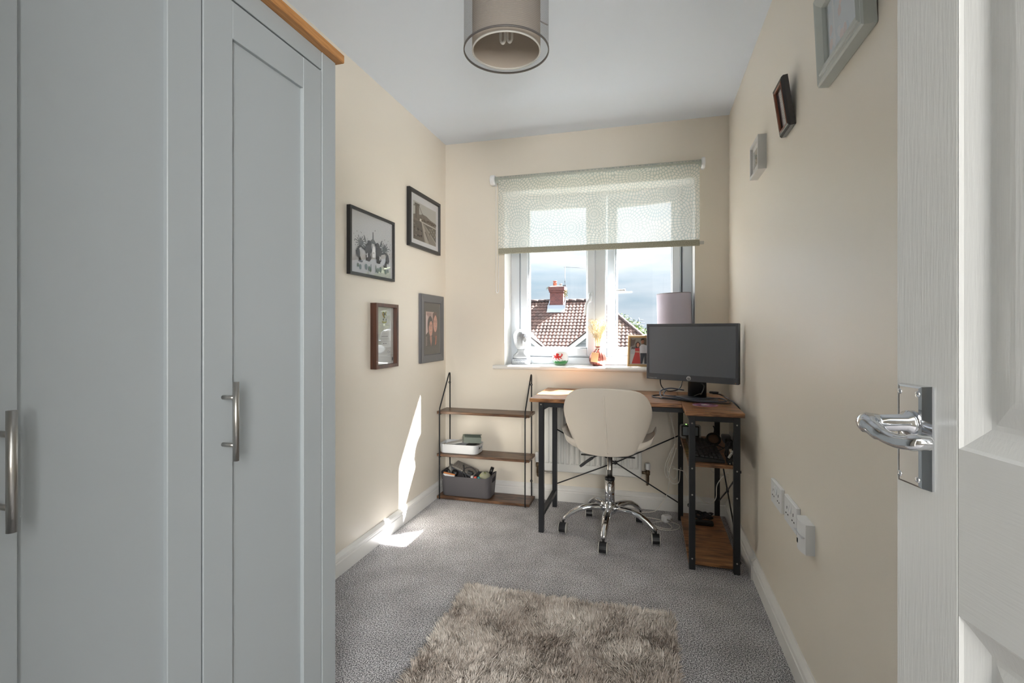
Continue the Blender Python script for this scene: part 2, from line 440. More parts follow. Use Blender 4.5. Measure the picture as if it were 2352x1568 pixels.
# ------------------------------------------------------------------ roller blind
def blind_mat():
    m = bpy.data.materials.new('dahlia_blind_fabric'); m.use_nodes = True; n = m.node_tree; n.nodes.clear(); l = n.links.new
    t = nn(n, 'ShaderNodeTexCoord'); sp = nn(n, 'ShaderNodeSeparateXYZ'); l(t.outputs['Object'], sp.inputs[0])
    cb = nn(n, 'ShaderNodeCombineXYZ'); l(sp.outputs[0], cb.inputs[0]); l(sp.outputs[2], cb.inputs[1])
    v = nn(n, 'ShaderNodeTexVoronoi', voronoi_dimensions='2D'); v.inputs['Scale'].default_value = 5.6; v.inputs['Randomness'].default_value = .7
    l(cb.outputs[0], v.inputs['Vector'])
    sub = nn(n, 'ShaderNodeVectorMath', operation='SUBTRACT'); l(cb.outputs[0], sub.inputs[0])
    sc = v.outputs['Position']; l(sc, sub.inputs[1])
    s2 = nn(n, 'ShaderNodeSeparateXYZ'); l(sub.outputs[0], s2.inputs[0])
    def mt(op, a, b=None, c=None):
        q = nn(n, 'ShaderNodeMath', operation=op)
        for i, w in enumerate((a, b, c)):
            if w is None: continue
            if isinstance(w, (int, float)): q.inputs[i].default_value = w
            else: l(w, q.inputs[i])
        return q.outputs[0]
    r = mt('SQRT', mt('ADD', mt('MULTIPLY', s2.outputs[0], s2.outputs[0]), mt('MULTIPLY', s2.outputs[1], s2.outputs[1])))
    th = mt('ARCTAN2', s2.outputs[1], s2.outputs[0])
    ring = mt('MULTIPLY', mt('POWER', r, .9), 42.0)        # ring coordinate
    k = mt('FLOOR', ring); fr = mt('FRACT', ring)
    ang = mt('COSINE', mt('ADD', mt('MULTIPLY', th, mt('MULTIPLY_ADD', k, 5.0, 13.0)), mt('MULTIPLY', k, PI)))
    shape = mt('SUBTRACT', mt('MULTIPLY', mt('SINE', mt('MULTIPLY', fr, PI)), mt('ADD', mt('MULTIPLY', ang, .5), .62)), .27)
    mask = nn(n, 'ShaderNodeMapRange'); mask.inputs[1].default_value = -.08; mask.inputs[2].default_value = .10; l(shape, mask.inputs[0])
    cx = nn(n, 'ShaderNodeMix', data_type='RGBA'); l(mask.outputs[0], cx.inputs[0])
    cx.inputs[6].default_value = (*lin(204, 212, 210), 1); cx.inputs[7].default_value = (*lin(246, 244, 238), 1)
    d = nn(n, 'ShaderNodeBsdfDiffuse'); tr = nn(n, 'ShaderNodeBsdfTranslucent'); tp = nn(n, 'ShaderNodeBsdfTransparent')
    l(cx.outputs[2], d.inputs[0]); l(cx.outputs[2], tr.inputs[0])
    a = nn(n, 'ShaderNodeMixShader'); a.inputs[0].default_value = .55; l(d.outputs[0], a.inputs[1]); l(tr.outputs[0], a.inputs[2])
    b = nn(n, 'ShaderNodeMixShader'); b.inputs[0].default_value = .26; l(a.outputs[0], b.inputs[1]); l(tp.outputs[0], b.inputs[2])
    o = nn(n, 'ShaderNodeOutputMaterial'); l(b.outputs[0], o.inputs[0])
    return m
fabric = blind_mat()
BY = -.062
bl = thing('roller_blind', 'pale green dahlia-patterned roller blind half lowered over the window', 'blind', (1.0, BY, 2.07))
m = M().add([(.395, BY, 1.618), (1.624, BY, 1.618), (1.624, BY, 2.080), (.395, BY, 2.080)], [(0, 1, 2, 3)]); obj('blind_fabric', m, fabric, bl, False)
m = M().lathe((.372, -.042, 2.068), [(0, 0), (.021, 0), (.021, 1.262), (0, 1.262)], 24, axis='x'); obj('roller_tube', m, mat('tube_fabric', lin(196, 202, 192), .7), bl)
olive = mat('hem_fabric', lin(150, 150, 132), .8, vary=(260, lin(186, 184, 168), .45, .6))
obj('hem_bar', M().box(.395, 1.624, BY-.004, BY+.004, 1.580, 1.617, .003), olive, bl)
obj('bar_end', M().box(1.624, 1.648, BY-.003, BY+.003, 1.588, 1.607, .002), mat('clear_plastic', lin(206, 206, 200), .2), bl)
for x0, x1 in ((.338, .368), (1.636, 1.655)):
    m = M().box(x0, x1, -.006, 0, 2.04, 2.105, .002).lathe((x0, -.042, 2.068), [(0, 0), (.030, 0), (.032, .004), (.032, x1-x0-.004), (.03, x1-x0), (0, x1-x0)], 20, axis='x')
    m.box(x0+.004, x1-.004, -.05, -.004, 2.08, 2.1)
    obj('bracket', m, whitep, bl)
m = M()
for sx_ in (0, 1):
    zz = 2.05
    while zz > 1.352:
        m.sphere((.382+.001*sx_, -.070+.055*sx_, zz), .0024, 6, 4); zz -= .0062
    m.tube([(.382, -.070+.055*sx_, 2.06), (.382, -.070+.055*sx_, 1.35)], .0008, 4)
m.tube(bez([(.382, -.07, 1.352), (.382, -.066, 1.338), (.382, -.042, 1.33), (.382, -.018, 1.338), (.382, -.015, 1.352)], 4), .0028, 6)
obj('bead_chain', m, whitep, bl)

# ------------------------------------------------------------------ wardrobe
wr = thing('wardrobe', 'tall grey shaker wardrobe with oak top along the left wall', 'wardrobe', (.25, -2.5, 0))
XF = .5
m = M().box(.005, XF-.001, -1.968, -1.95, .0, 1.828, .001).box(XF-.02, XF, -2.008, -1.95, 0, 1.828, .0012)
obj('side_panel', m, grey_w, wr)
m = M().box(.005, XF, -3.15, -3.132, 0, 1.828, .001).box(XF-.02, XF, -3.15, -3.098, 0, 1.828, .0012); obj('side_panel', m, grey_w, wr)
obj('carcass', M().box(.005, XF-.024, -3.13, -1.969, .02, 1.826), gap_m, wr)
obj('frieze', M().box(XF-.02, XF-.001, -3.096, -2.0105, 1.7805, 1.828, .0012), grey_w, wr)
obj('plinth', M().box(XF-.03, XF-.002, -3.096, -2.0105, 0, .09, .0012), grey_w, wr)
obj('oak_top', M().box(.002, XF+.022, -3.165, -1.940, 1.828, 1.851, .002), oak, wr)
DW = .3615
for i in range(3):
    y1 = -2.0115-i*(DW+.004); y0 = y1-DW; z0, z1 = .094, 1.7755; s = .071
    d = obj('door', M().box(XF-.018, XF-.009, y0+.004, y1-.004, z0+.004, z1-.004), grey_w, wr)
    d['label'] = ('right-hand grey shaker door', 'middle grey shaker door', 'left-hand grey shaker door')[i]
    for a, b in ((y0, y0+s), (y1-s, y1)): obj('stile', M().box(XF-.018, XF, a, b, z0, z1, .0012), grey_w, d)
    for a, b in ((z0, z0+.08), (z1-.078, z1)): obj('rail', M().box(XF-.018, XF-.0004, y0+s, y1-s, a, b, .001), grey_w, d)
    yh = y0+s*.64
    m = M().tube([(XF+.033, yh, .826), (XF+.033, yh, .985)], .006, 14)
    for z in (.857, .953): m.tube([(XF-.002, yh, z), (XF+.03, yh, z)], .0042, 10)
    obj('bar_handle', m, steel, d, True)['label'] = 'brushed steel bar handle'
# shuttlecock
SX, SY, SZ = .3, -1.98, 1.851
sc = thing('shuttlecock', 'cork-tipped shuttlecock standing on top of the wardrobe', 'shuttlecock', (SX, SY, SZ))
m = M()
for k in range(16):
    a = 2*PI*k/16
    for t0, t1, w0, w1 in ((0, .062, .0125, .0035),):
        c0 = Vector((SX+.031*math.cos(a), SY+.031*math.sin(a), SZ)); c1 = Vector((SX+.012*math.cos(a), SY+.012*math.sin(a), SZ+t1))
        tg = Vector((-math.sin(a), math.cos(a), 0)); nr = Vector((math.cos(a), math.sin(a), 0))*.0006
        m.add([c0-tg*.007+nr, c0+tg*.007, c0.lerp(c1, .5)+tg*.0055, c1+tg*.0012, c1-tg*.0012+nr, c0.lerp(c1, .5)-tg*.0055+nr], [(0, 1, 2, 5), (5, 2, 3, 4)])
        m.tube([c0, c1], .0007, 4)
obj('feather_skirt', m, mat('feather', lin(228, 222, 210), .7), sc)
obj('band', M().lathe((SX, SY, SZ+.058), [(0, 0), (.0128, 0), (.0138, .002), (.0138, .008), (0, .008)], 20), blackp, sc)
obj('cork_cap', M().lathe((SX, SY, SZ+.066), [(.0136, 0), (.0136, .009), (.0122, .0145), (.0085, .0195), (.004, .0215), (0, .022)], 20), mat('cork', lin(190, 176, 150), .8, vary=(90, lin(160, 144, 116), .4, .6)), sc)

# ------------------------------------------------------------------ room door, open to the right
HX, HY = 1.780, -3.21; DANG = math.radians(-12.5)
dr = sroot('door_1', (HX, HY, 0))
def dloc(m):   # door-local: x = distance from the free edge toward the hinge, y = out of the visible face, z up
    fx, fy = math.sin(DANG), math.cos(DANG)
    def T(p):
        s = .762-p[0]
        return (HX+fx*s-fy*p[1], HY+fy*s+fx*p[1], p[2])
    m.v = [T(p) for p in m.v]; return m
def grain_door(name, vec):
    return mat(name, lin(232, 234, 233), .27, spec=.5, bump=(60, .09, 4, vec))
gd_v = grain_door('grained_door_white', (6, 6, .35)); gd_h = grain_door('grained_rail_white', (.35, .35, 7))
S0 = .086
rows = [(.20, .806), (.972, 1.90)]
m = M().box(0, S0, -.035, 0, .008, 1.98, .002).box(.762-S0, .762, -.035, 0, .008, 1.98, .002).box(.335, .427, -.035, 0, .2, .806).box(.335, .427, -.035, 0, .972, 1.90)
obj('stile', dloc(m), gd_v, dr)
m = M().box(S0, .762-S0, -.035, 0, .008, .20).box(S0, .762-S0, -.035, 0, .806, .972).box(S0, .762-S0, -.035, 0, 1.90, 1.98)
obj('rail', dloc(m), gd_h, dr)
for z0, z1 in rows:
    for x0, x1 in ((S0, .335), (.427, .762-S0)):
        rings = []
        for ins, dep in ((0, 0), (.003, -.0025), (.018, -.0085), (.024, -.0105), (.029, -.0105), (.036, -.0085), (.048, -.0050), (.054, -.0045)):
            rings.append([(x0+ins, dep, z0+ins), (x1-ins, dep, z0+ins), (x1-ins, dep, z1-ins), (x0+ins, dep, z1-ins)])
        m = M().loft(rings, smooth=False, caps=False); n0 = len(m.v)
        m.f.append([n0-4, n0-3, n0-2, n0-1]); m.mi.append(0); m.sm.append(False)
        m.box(x0, x1, -.035, -.02, z0, z1)
        obj('moulded_panel', dloc(m), gd_v, dr)
PZ0, PZ1 = .919, 1.030
lh = obj('handle_plate', dloc(M().loft([[(a, yy, PZ0+iz), (b, yy, PZ0+iz), (b, yy, PZ1-iz), (a, yy, PZ1-iz)] for a, b, iz, yy in ((.012, .056, 0, 0), (.012, .056, 0, .0025), (.0145, .0485, .001, .0075), (.0175, .0455, .003, .0088))], smooth=False)), chrome, dr)
ZL = .988
m = M().lathe((.034, .0, ZL), [(0, .008), (.0135, .008), (.0135, .013), (.0095, .016), (.0088, .045), (0, .046)], 20, axis='y')
obj('lever', dloc(m.tube(bez([(.034, .044, ZL), (.034, .054, ZL+.001), (.043, .058, ZL-.001), (.056, .056, ZL-.007), (.070, .051, ZL-.0115), (.083, .047, ZL-.011), (.091, .041, ZL-.009), (.093, .032, ZL-.009)], 5), [.0098]*5+[.0105]*6+[.0085]*5+[.0072]*5+[.0075]*5+[.0082]*5+[.0075]*4+[.005], 14)), chrome, lh)
m = M()
for x in (.018, .044):
    for z in (PZ0+.009, PZ1-.009): m.sphere((x, .0085, z), .0034, 10, 6, sc=(1, .5, 1))
obj('screw', dloc(m), chrome, lh)['kind'] = 'stuff'

# ------------------------------------------------------------------ ceiling light
LX, LYY, LZ, LR = .8797, -1.5587, 2.0145, .1405
cl = thing('ceiling_light', 'grey double drum ceiling light with sheer outer shade', 'light', (LX, LYY, H))
def sheer(name, col, alpha, transl):
    m = bpy.data.materials.new(name); m.use_nodes = True; n = m.node_tree; n.nodes.clear(); l = n.links.new
    o = nn(n, 'ShaderNodeOutputMaterial'); d = nn(n, 'ShaderNodeBsdfDiffuse'); d.inputs[0].default_value = (*col, 1)
    t = nn(n, 'ShaderNodeBsdfTransparent'); r = nn(n, 'ShaderNodeBsdfTranslucent'); r.inputs[0].default_value = (*col, 1)
    c = nn(n, 'ShaderNodeTexCoord'); w = nn(n, 'ShaderNodeTexWave', bands_direction='Z'); w.inputs['Scale'].default_value = 55; w.inputs['Distortion'].default_value = 1.5
    l(c.outputs['Object'], w.inputs['Vector'])
    mr = nn(n, 'ShaderNodeMapRange'); mr.inputs[3].default_value = max(0, alpha-.1); mr.inputs[4].default_value = alpha+.1 if alpha else 0; l(w.outputs[0], mr.inputs[0])
    a = nn(n, 'ShaderNodeMixShader'); a.inputs[0].default_value = transl; l(d.outputs[0], a.inputs[1]); l(r.outputs[0], a.inputs[2])
    b = nn(n, 'ShaderNodeMixShader'); l(mr.outputs[0], b.inputs[0]); l(a.outputs[0], b.inputs[1]); l(t.outputs[0], b.inputs[2])
    l(b.outputs[0], o.inputs[0]); return m
sheer_m = sheer('sheer_organza', lin(140, 141, 144), .70, .4)
inner_m = sheer('inner_shade_fabric', lin(206, 196, 184), 0.0, .35)
rimg = mat('shade_rim_grey', lin(96, 92, 90), .5)
m = M().lathe((LX, LYY, LZ), [(LR, 0), (LR, .235)], 64); obj('outer_shade', m, sheer_m, cl, False)
m = M()
for z in (0, .235): obj('shade_rim', M().lathe((LX, LYY, LZ+z), [(LR-.002, -.001), (LR+.0015, -.001), (LR+.0015, .005), (LR-.002, .005), (LR-.002, -.001)], 64), rimg, cl)
RI = .113
m = M().lathe((LX, LYY, LZ+.002), [(RI, 0), (RI, .222)], 64).lathe((LX, LYY, LZ+.002), [(RI-.0012, .222), (RI-.0012, 0)], 64); ish = obj('inner_shade', m, inner_m, cl, False)
m = M().lathe((LX, LYY, LZ), [(RI-.0035, 0), (RI+.001, 0), (RI+.001, .004), (RI-.0035, .004), (RI-.0035, 0)], 64); obj('shade_rim', m, mat('white_rim', lin(222, 220, 214), .5), cl)
m = M()
for k in range(3):
    a = .4+2*PI*k/3
    m.tube([(LX+.02*math.cos(a), LYY+.02*math.sin(a), LZ+.150), (LX+LR*math.cos(a), LYY+LR*math.sin(a), LZ+.10)], .0022, 6)
m.lathe((LX, LYY, LZ+.135), [(.022, 0), (.022, .02), (.02, .02), (.02, 0), (.022, 0)], 20)
obj('spider_fitting', m, mat('fitting_grey', lin(150, 148, 146), .4), cl)
m = M().lathe((LX, LYY, LZ), [(0, .30), (.05, .30), (.05, H-LZ), (0, H-LZ)], 28).tube([(LX, LYY, LZ+.31), (LX, LYY, LZ+.19)], .0035, 8).lathe((LX, LYY, LZ), [(0, .13), (.018, .13), (.02, .15), (.02, .19), (.012, .2), (0, .2)], 20)
obj('ceiling_rose', m, whitep, cl)
m = M()
for dx in (-.012, .012):
    m.tube(bez([(LX+dx-.0075, LYY+.004*dx/.012, LZ+.125), (LX+dx-.0075, LYY, LZ+.05), (LX+dx-.0055, LYY, LZ+.036), (LX+dx, LYY, LZ+.030), (LX+dx+.0055, LYY, LZ+.036), (LX+dx+.0075, LYY, LZ+.05), (LX+dx+.0075, LYY, LZ+.125)], 4), .0047, 8)
m.lathe((LX, LYY, LZ), [(0, .105), (.021, .105), (.021, .15), (0, .15)], 16)
obj('bulb', m, mat('bulb_glass', lin(240, 240, 236), .12, spec=.6), cl)

# ------------------------------------------------------------------ framed pictures
class Art:
    """flat print: coloured polygons in (u,v) 0..1, stacked in hair-thin layers"""
    def __init__(s): s.p = []
    def poly(s, c, pts): s.p.append((c, pts)); return s
    def rect(s, c, u0, v0, u1, v1): return s.poly(c, [(u0, v0), (u1, v0), (u1, v1), (u0, v1)])
    def ell(s, c, u, v, a, b, n=20, rot=0):
        return s.poly(c, [(u+a*math.cos(t)*math.cos(rot)-b*math.sin(t)*math.sin(rot), v+a*math.cos(t)*math.sin(rot)+b*math.sin(t)*math.cos(rot)) for t in [2*PI*k/n for k in range(n)]])
    def blob(s, c, u, v, a, b, seed, j=.35, n=18):
        r = random.Random(seed); return s.poly(c, [(u+a*(1-j*r.random())*math.cos(t), v+b*(1-j*r.random())*math.sin(t)) for t in [2*PI*k/n for k in range(n)]])
    def line(s, c, pts, w, asp=1):
        for (a, b), (e, f) in zip(pts[:-1], pts[1:]):
            d = math.hypot(e-a, (f-b)*asp) or 1; nx, ny = -(f-b)*asp/d*w/2, (e-a)/d*w/2/asp
            s.poly(c, [(a+nx, b+ny), (e+nx, f+ny), (e-nx, f-ny), (a-nx, b-ny)])
        return s
    def build(s, name, parent, org, U, V, N, step=.00005):
        m = M(); m.col = []
        org, U, V, N = map(Vector, (org, U, V, N))
        for i, (c, pts) in enumerate(s.p):
            m.add([org+U*max(0, min(1, u))+V*max(0, min(1, v))+N*(step*i) for u, v in pts], [tuple(range(len(pts)))]); m.col.append(lin(*c))
        return obj(name, m, print_m, parent, False)
def frame_geo(w, h, prof):
    """mitred moulding: prof = [(inset from outer edge, height off the wall)], local u,v,n"""
    rings = [[(i, i, d), (w-i, i, d), (w-i, h-i, d), (i, h-i, d)] for i, d in prof]
    return M().loft(rings, smooth=False, caps=False)
def picture(name, label, cat, org, U, V, N, w, h, prof, fmat, art, win, glass=True, group=None, back=True):
    """org: outer lower-left corner (seen from the front) on the wall"""
    org, U, V, N = Vector(org), Vector(U), Vector(V), Vector(N)
    mtx = Matrix(((U.x, V.x, N.x, org.x), (U.y, V.y, N.y, org.y), (U.z, V.z, N.z, org.z), (0, 0, 0, 1)))
    c = org+U*w/2
    t = thing(name, label, cat, c, group)
    obj('frame', frame_geo(w, h, prof).xf(mtx), fmat, t)
    i, d = prof[-1]
    art.build('print', t, org+U*i+V*i+N*(d), U*(w-2*i), V*(h-2*i), N)
    obj('backing', M().box(.004, w-.004, .004, h-.004, .0005, d-.0005).xf(mtx), blackp, t)
    if glass:
        gz = d+.0035
        obj('glass', M().add([(i-.001, i-.001, gz), (w-i+.001, i-.001, gz), (w-i+.001, h-i+.001, gz), (i-.001, h-i+.001, gz)], [(0, 1, 2, 3)]).xf(mtx), pic_glass, t, False)
    return t
UL, NL = (0, 1, 0), (1, 0, 0)       # left wall seen from the room: u runs toward the window
UR, NR = (0, -1, 0), (-1, 0, 0)     # right wall: u runs toward the door
VZ = (0, 0, 1)
# ink blot
g1, g2, g3 = (84, 86, 92), (62, 62, 66), (112, 128, 122)
A = Art().rect((226, 227, 230), 0, 0, 1, 1)
A.poly(g1, [(.49, .74), (.51, .74), (.515, .62), (.56, .58), (.585, .52), (.62, .46), (.585, .45), (.575, .50), (.555, .53), (.545, .47), (.52, .44), (.48, .44), (.455, .47), (.445, .53), (.425, .50), (.415, .45), (.38, .46), (.415, .52), (.44, .58), (.485, .62)])
A.poly((226, 227, 230), [(.47, .54), (.53, .54), (.55, .42), (.555, .30), (.445, .30), (.45, .42)])
for s in (-1, 1):
    X = lambda u: .5+s*u
    A.poly(g1, [(X(.06), .50), (X(.13), .49), (X(.155), .455), (X(.22), .46), (X(.25), .475), (X(.22), .44), (X(.165), .42), (X(.165), .34), (X(.145), .31), (X(.15), .23), (X(.175), .225), (X(.09), .22), (X(.10), .27), (X(.075), .32), (X(.06), .40)])
    A.poly(g2, [(X(.155), .30), (X(.165), .24), (X(.18), .225), (X(.075), .225), (X(.10), .27), (X(.09), .30)])
    A.poly(g1, [(X(.19), .62), (X(.21), .64), (X(.215), .58), (X(.195), .53), (X(.16), .52), (X(.175), .58)])
    A.blob(g1, X(.285), .50, .075, .085, 4, .55, 22)
    for k in range(11):
        a = -.6+k*.42; r = .09+.055*((k*7) % 5)/5
        A.line(g1, [(X(.285), .50), (X(.285+r*math.cos(a)), .50+r*1.05*math.sin(a))], .013)
    for k in range(16):
        a = k*1.7; r = .14+.012*(k % 5)
        A.ell(g1, X(.29+r*math.cos(a)*.9), .53+r*math.sin(a)*.9, .005+.003*(k % 3), .005+.003*(k % 2), 7)
    A.poly(g1, [(X(.38), .36), (X(.40), .35), (X(.36), .30), (X(.335), .26), (X(.33), .20), (X(.345), .185), (X(.29), .18), (X(.295), .26), (X(.325), .32)])
    A.poly(g2, [(X(.335), .26), (X(.33), .20), (X(.345), .18), (X(.26), .175), (X(.235), .215), (X(.27), .20), (X(.29), .25)])
    A.poly(g3, [(X(.05), .19), (X(.065), .17), (X(.07), .06), (X(.05), .05), (X(.045), .12)])
    A.blob(g3, X(.17), .12, .035, .06, 9); A.blob(g3, X(.30), .10, .03, .055, 12)
for s in (-1, 1):
    X = lambda u: .5+s*u
    A.blob(g1, X(.125), .42, .085, .125, 31, .3, 20); A.blob(g2, X(.12), .285, .07, .07, 32, .3, 18); A.blob(g1, X(.355), .33, .05, .10, 33, .35, 16)
    A.poly((226, 227, 230), [(X(.145), .36), (X(.165), .34), (X(.16), .27), (X(.14), .29)]); A.line(g1, [(X(.20), .40), (X(.30), .44), (X(.36), .40)], .03)
    A.blob(g1, X(.10), .53, .06, .05, 34, .4, 14); A.blob(g3, X(.10), .10, .03, .05, 35, .3); A.blob(g3, X(.36), .12, .025, .04, 36, .3)
A.poly((226, 227, 230), [(.48, .50), (.52, .50), (.545, .40), (.535, .30), (.465, .30), (.455, .40)]); A.poly(g1, [(.48, .36), (.5, .40), (.52, .36), (.51, .37), (.5, .38), (.49, .37)])
A.ell(g1, .53, .77, .007, .01, 8)
PR = [(0, 0), (0, .02), (.013, .02), (.013, .012), (.014, .012)]
picture('picture_frame', 'black framed ink blot print nearest the wardrobe', 'picture', (0, -1.152, 1.347), UL, VZ, NL, .413, .318, PR, blackf, A, 0)
# bridge photograph
A = Art().rect((236, 236, 240), 0, 0, 1, 1)
sk, hl, dk, md, lt = (205, 203, 198), (112, 98, 84), (74, 60, 48), (142, 128, 114), (186, 178, 168)
A.rect(sk, .09, .09, .91, .86)
A.poly(hl, [(.09, .58), (.20, .62), (.34, .63), (.40, .66), (.55, .655), (.70, .61), (.91, .585), (.91, .40), (.09, .42)])
A.poly(dk, [(.09, .47), (.30, .48), (.40, .46), (.91, .47), (.91, .09), (.09, .09)])
A.poly(md, [(.36, .50), (.45, .48), (.91, .16), (.91, .09), (.48, .09), (.44, .20), (.42, .32)])
A.poly(lt, [(.37, .49), (.42, .48), (.56, .26), (.64, .09), (.52, .09), (.46, .24)])
A.line(dk, [(.50, .32), (.56, .24), (.62, .16)], .03); A.line((210, 205, 198), [(.48, .46), (.91, .155)], .012)
A.line(dk, [(.44, .49), (.91, .20)], .012)
for k in range(14): A.blob((96+5*(k % 4), 84+5*(k % 4), 70), .66+.02*k % .24, .30+.017*((k*5) % 9), .03, .03, k)
for k in range(10): A.blob(lt, .62+.028*k, .28+.022*((k*3) % 8), .014, .02, k+40)
A.line((214, 208, 200), [(.28, .495), (.91, .475)], .022)
A.poly(dk, [(.15, .52), (.15, .79), (.28, .80), (.28, .52)]); A.poly((98, 84, 70), [(.20, .50), (.20, .78), (.28, .78), (.28, .50)])
A.poly(dk, [(.13, .79), (.30, .80), (.30, .83), (.13, .825)])
A.line(dk, [(.09, .77), (.16, .79)], .012); A.line(dk, [(.28, .79), (.44, .60), (.60, .51)], .013); A.line(dk, [(.09, .75), (.15, .77)], .01)
for k in range(40):
    r = random.Random(k+90); u = .1+.26*r.random(); A.blob([(66, 54, 44), (92, 78, 66), (58, 48, 40), (120, 106, 92)][k % 4], u, .12+.32*r.random(), .018+.02*r.random(), .022, k+200)
for k in range(26):
    r = random.Random(k+300); A.blob([(98, 84, 72), (126, 112, 98), (84, 72, 60)][k % 3], .34+.56*r.random(), .52+.05*r.random(), .03, .014, k+400)
A.rect((226, 220, 210), .28, .49, .34, .54)
picture('picture_frame', 'black framed sepia photograph of a suspension bridge by the window corner', 'picture', (0, -.566, 1.575), UL, VZ, NL, .436, .337, [(0, 0), (0, .02), (.018, .022), (.022, .014), (.023, .012)], blackf, A, 0)
# certificate
A = Art().rect((226, 228, 226), 0, 0, 1, 1)
for k in range(26):
    r = random.Random(k)
    A.blob([(120, 140, 96), (190, 150, 90), (96, 120, 150), (200, 190, 120), (150, 104, 96)][k % 5], .5+.13*(r.random()-.5)*1.6, .84+.075*(r.random()-.5)*2, .024, .02, k)
A.line((190, 180, 110), [(.38, .745), (.5, .73), (.62, .745)], .02)
for v, a, th, c in ((.72, .24, .004, 190), (.69, .10, .003, 200), (.585, .12, .010, 90), (.53, .14, .004, 170), (.485, .17, .008, 96), (.44, .27, .004, 150), (.40, .30, .004, 150), (.36, .1, .009, 100), (.15, .15, .004, 120)):
    uc = .8 if v == .15 else .5
    u = uc-a; r = random.Random(int(v*1000))
    while u < uc+a:
        w = .02+.05*r.random(); A.rect((c, c, c+6), u, v, min(u+w, uc+a), v+th); u += w+.012
A.line((150, 150, 160), [(.62, .20), (.68, .235), (.70, .19), (.76, .22), (.8, .20)], .008)
A.blob((70, 72, 76), .91, .08, .03, .045, 3)
picture('picture_frame', 'brown wooden framed certificate with a small crest', 'certificate', (0, -.950, .893), UL, VZ, NL, .226, .331, [(0, 0), (0, .034), (.017, .034), (.017, .012), (.018, .012)], pine, A, 0)
# two women
A = Art().rect((62, 58, 56), 0, 0, 1, 1)
pb, hair, hair2, skn, skd, cl_ = (206, 178, 168), (58, 36, 32), (92, 52, 40), (222, 164, 142), (196, 134, 114), (44, 30, 30)
u0, u1, v0, v1 = .12, .80, .15, .83
def P(u, v): return (u0+(u1-u0)*u, v0+(v1-v0)*v)
def pl(c, pts): A.poly(c, [P(*q) for q in pts])
def el(c, u, v, a, b, rot=0): A.ell(c, *P(u, v), a*(u1-u0), b*(v1-v0), 20, rot)
pl(pb, [(0, 0), (1, 0), (1, 1), (0, 1)]); pl((186, 150, 142), [(.1, .86), (.5, .84), (.5, .97), (.12, .98)]); pl((222, 200, 196), [(.0, .2), (.16, .25), (.16, .9), (0, .9)])
for k in range(5): pl((150, 116, 112), [(.12+.08*k, .88), (.15+.08*k, .88), (.15+.08*k, .95), (.12+.08*k, .95)])
pl(hair2, [(.62, .95), (.74, 1), (1, 1), (1, 0), (.62, 0), (.6, .3)]); pl(cl_, [(0, 0), (0, .34), (.2, .42), (.6, .3), (.75, .26), (.95, .2), (1, .16), (1, 0)])
pl((196, 104, 70), [(.82, .02), (.94, .06), (.98, .3), (.9, .3)])
el(skn, .85, .66, .185, .25); pl(hair2, [(.62, .80), (.70, .97), (.95, 1), (.99, .95), (.82, .90), (.72, .82), (.68, .68)])
el(hair, .38, .62, .235, .26); pl(hair, [(.14, .6), (.2, .42), (.24, .25), (.36, .2), (.36, .5), (.3, .62)]); pl(hair, [(.54, .2), (.66, .3), (.66, .6), (.58, .62)])
el(skn, .43, .53, .175, .24); pl(hair, [(.22, .62), (.26, .76), (.40, .84), (.56, .80), (.60, .66), (.48, .74), (.34, .70), (.28, .58)])
pl(skd, [(.36, .29), (.52, .29), (.54, .16), (.46, .0), (.36, .2)])
for cx_, cy_ in ((.43, .54), (.85, .66)):
    for s in (-1, 1):
        el((60, 38, 34), cx_+.07*s, cy_+.045, .024, .012); el((80, 48, 40), cx_+.07*s, cy_+.08, .04, .009, .1*s)
    pl(skd, [(cx_-.02, cy_-.03), (cx_+.025, cy_-.03), (cx_+.01, cy_+.05)]); el((168, 76, 72), cx_, cy_-.10, .065, .022); el((244, 234, 228), cx_, cy_-.095, .05, .012)
for k in range(6): pl((198, 178, 170), [(.0, .02+.045*k), (.10, .05+.045*k), (.10, .065+.045*k), (0, .035+.045*k)])
picture('picture_frame', 'pewter framed portrait of two smiling women beside the window corner', 'picture', (0, -.412, .885), UL, VZ, NL, .345, .424, [(0, 0), (0, .014), (.006, .018), (.046, .014), (.050, .010), (.052, .009)], pewter, A, 0)
# right wall: big sage frame (partly above the picture), tilted dark frame, small box frame
A = Art().rect((206, 214, 222), 0, 0, 1, 1)
r = random.Random(5)
for k in range(16): A.blob([(226, 208, 206), (192, 206, 218), (222, 222, 226), (214, 196, 196)][k % 4], r.random()*.6+.1, r.random(), .07, .12, k, .4)
A.rect((224, 226, 230), .22, 0, .25, 1)
picture('picture_frame', 'sage grey moulded frame with a pale print, high by the open door', 'picture', (W-.001, -1.672, 1.724), UR, (-math.sin(.045), 0, math.cos(.045)), (-math.cos(.045), 0, -math.sin(.045)), .288, .232, [(0, 0), (.002, .024), (.006, .028), (.014, .026), (.016, .029), (.022, .027), (.025, .030), (.044, .022), (.047, .016), (.049, .012)], sage, A, 0)
A = Art().rect((214, 216, 222), 0, 0, 1, 1); A.rect((178, 184, 204), 0, 0, .13, 1)
for k in range(13):
    v = .86-k*.055; a = .2+.06*((k*5) % 4)
    A.rect((104, 106, 112), .55-a, v, .55+a, v+.016)
A.blob((70, 72, 80), .28, .42, .03, .03, 2)
TL_ = math.radians(8)       # hung on a cord: the top leans out from the wall
picture('picture_frame', 'small glossy black frame with printed verse, leaning out from the right wall', 'picture', (W-.0015, -1.256, 1.750), UR, (-math.sin(TL_), 0, math.cos(TL_)), (-math.cos(TL_), 0, -math.sin(TL_)), .116, .165, [(0, 0), (0, .014), (.004, .02), (.008, .019), (.010, .021), (.014, .020), (.017, .016), (.020, .011), (.021, .010)], [mat('gloss_black_frame', lin(44, 42, 44), .2, spec=.8)], A, 0)
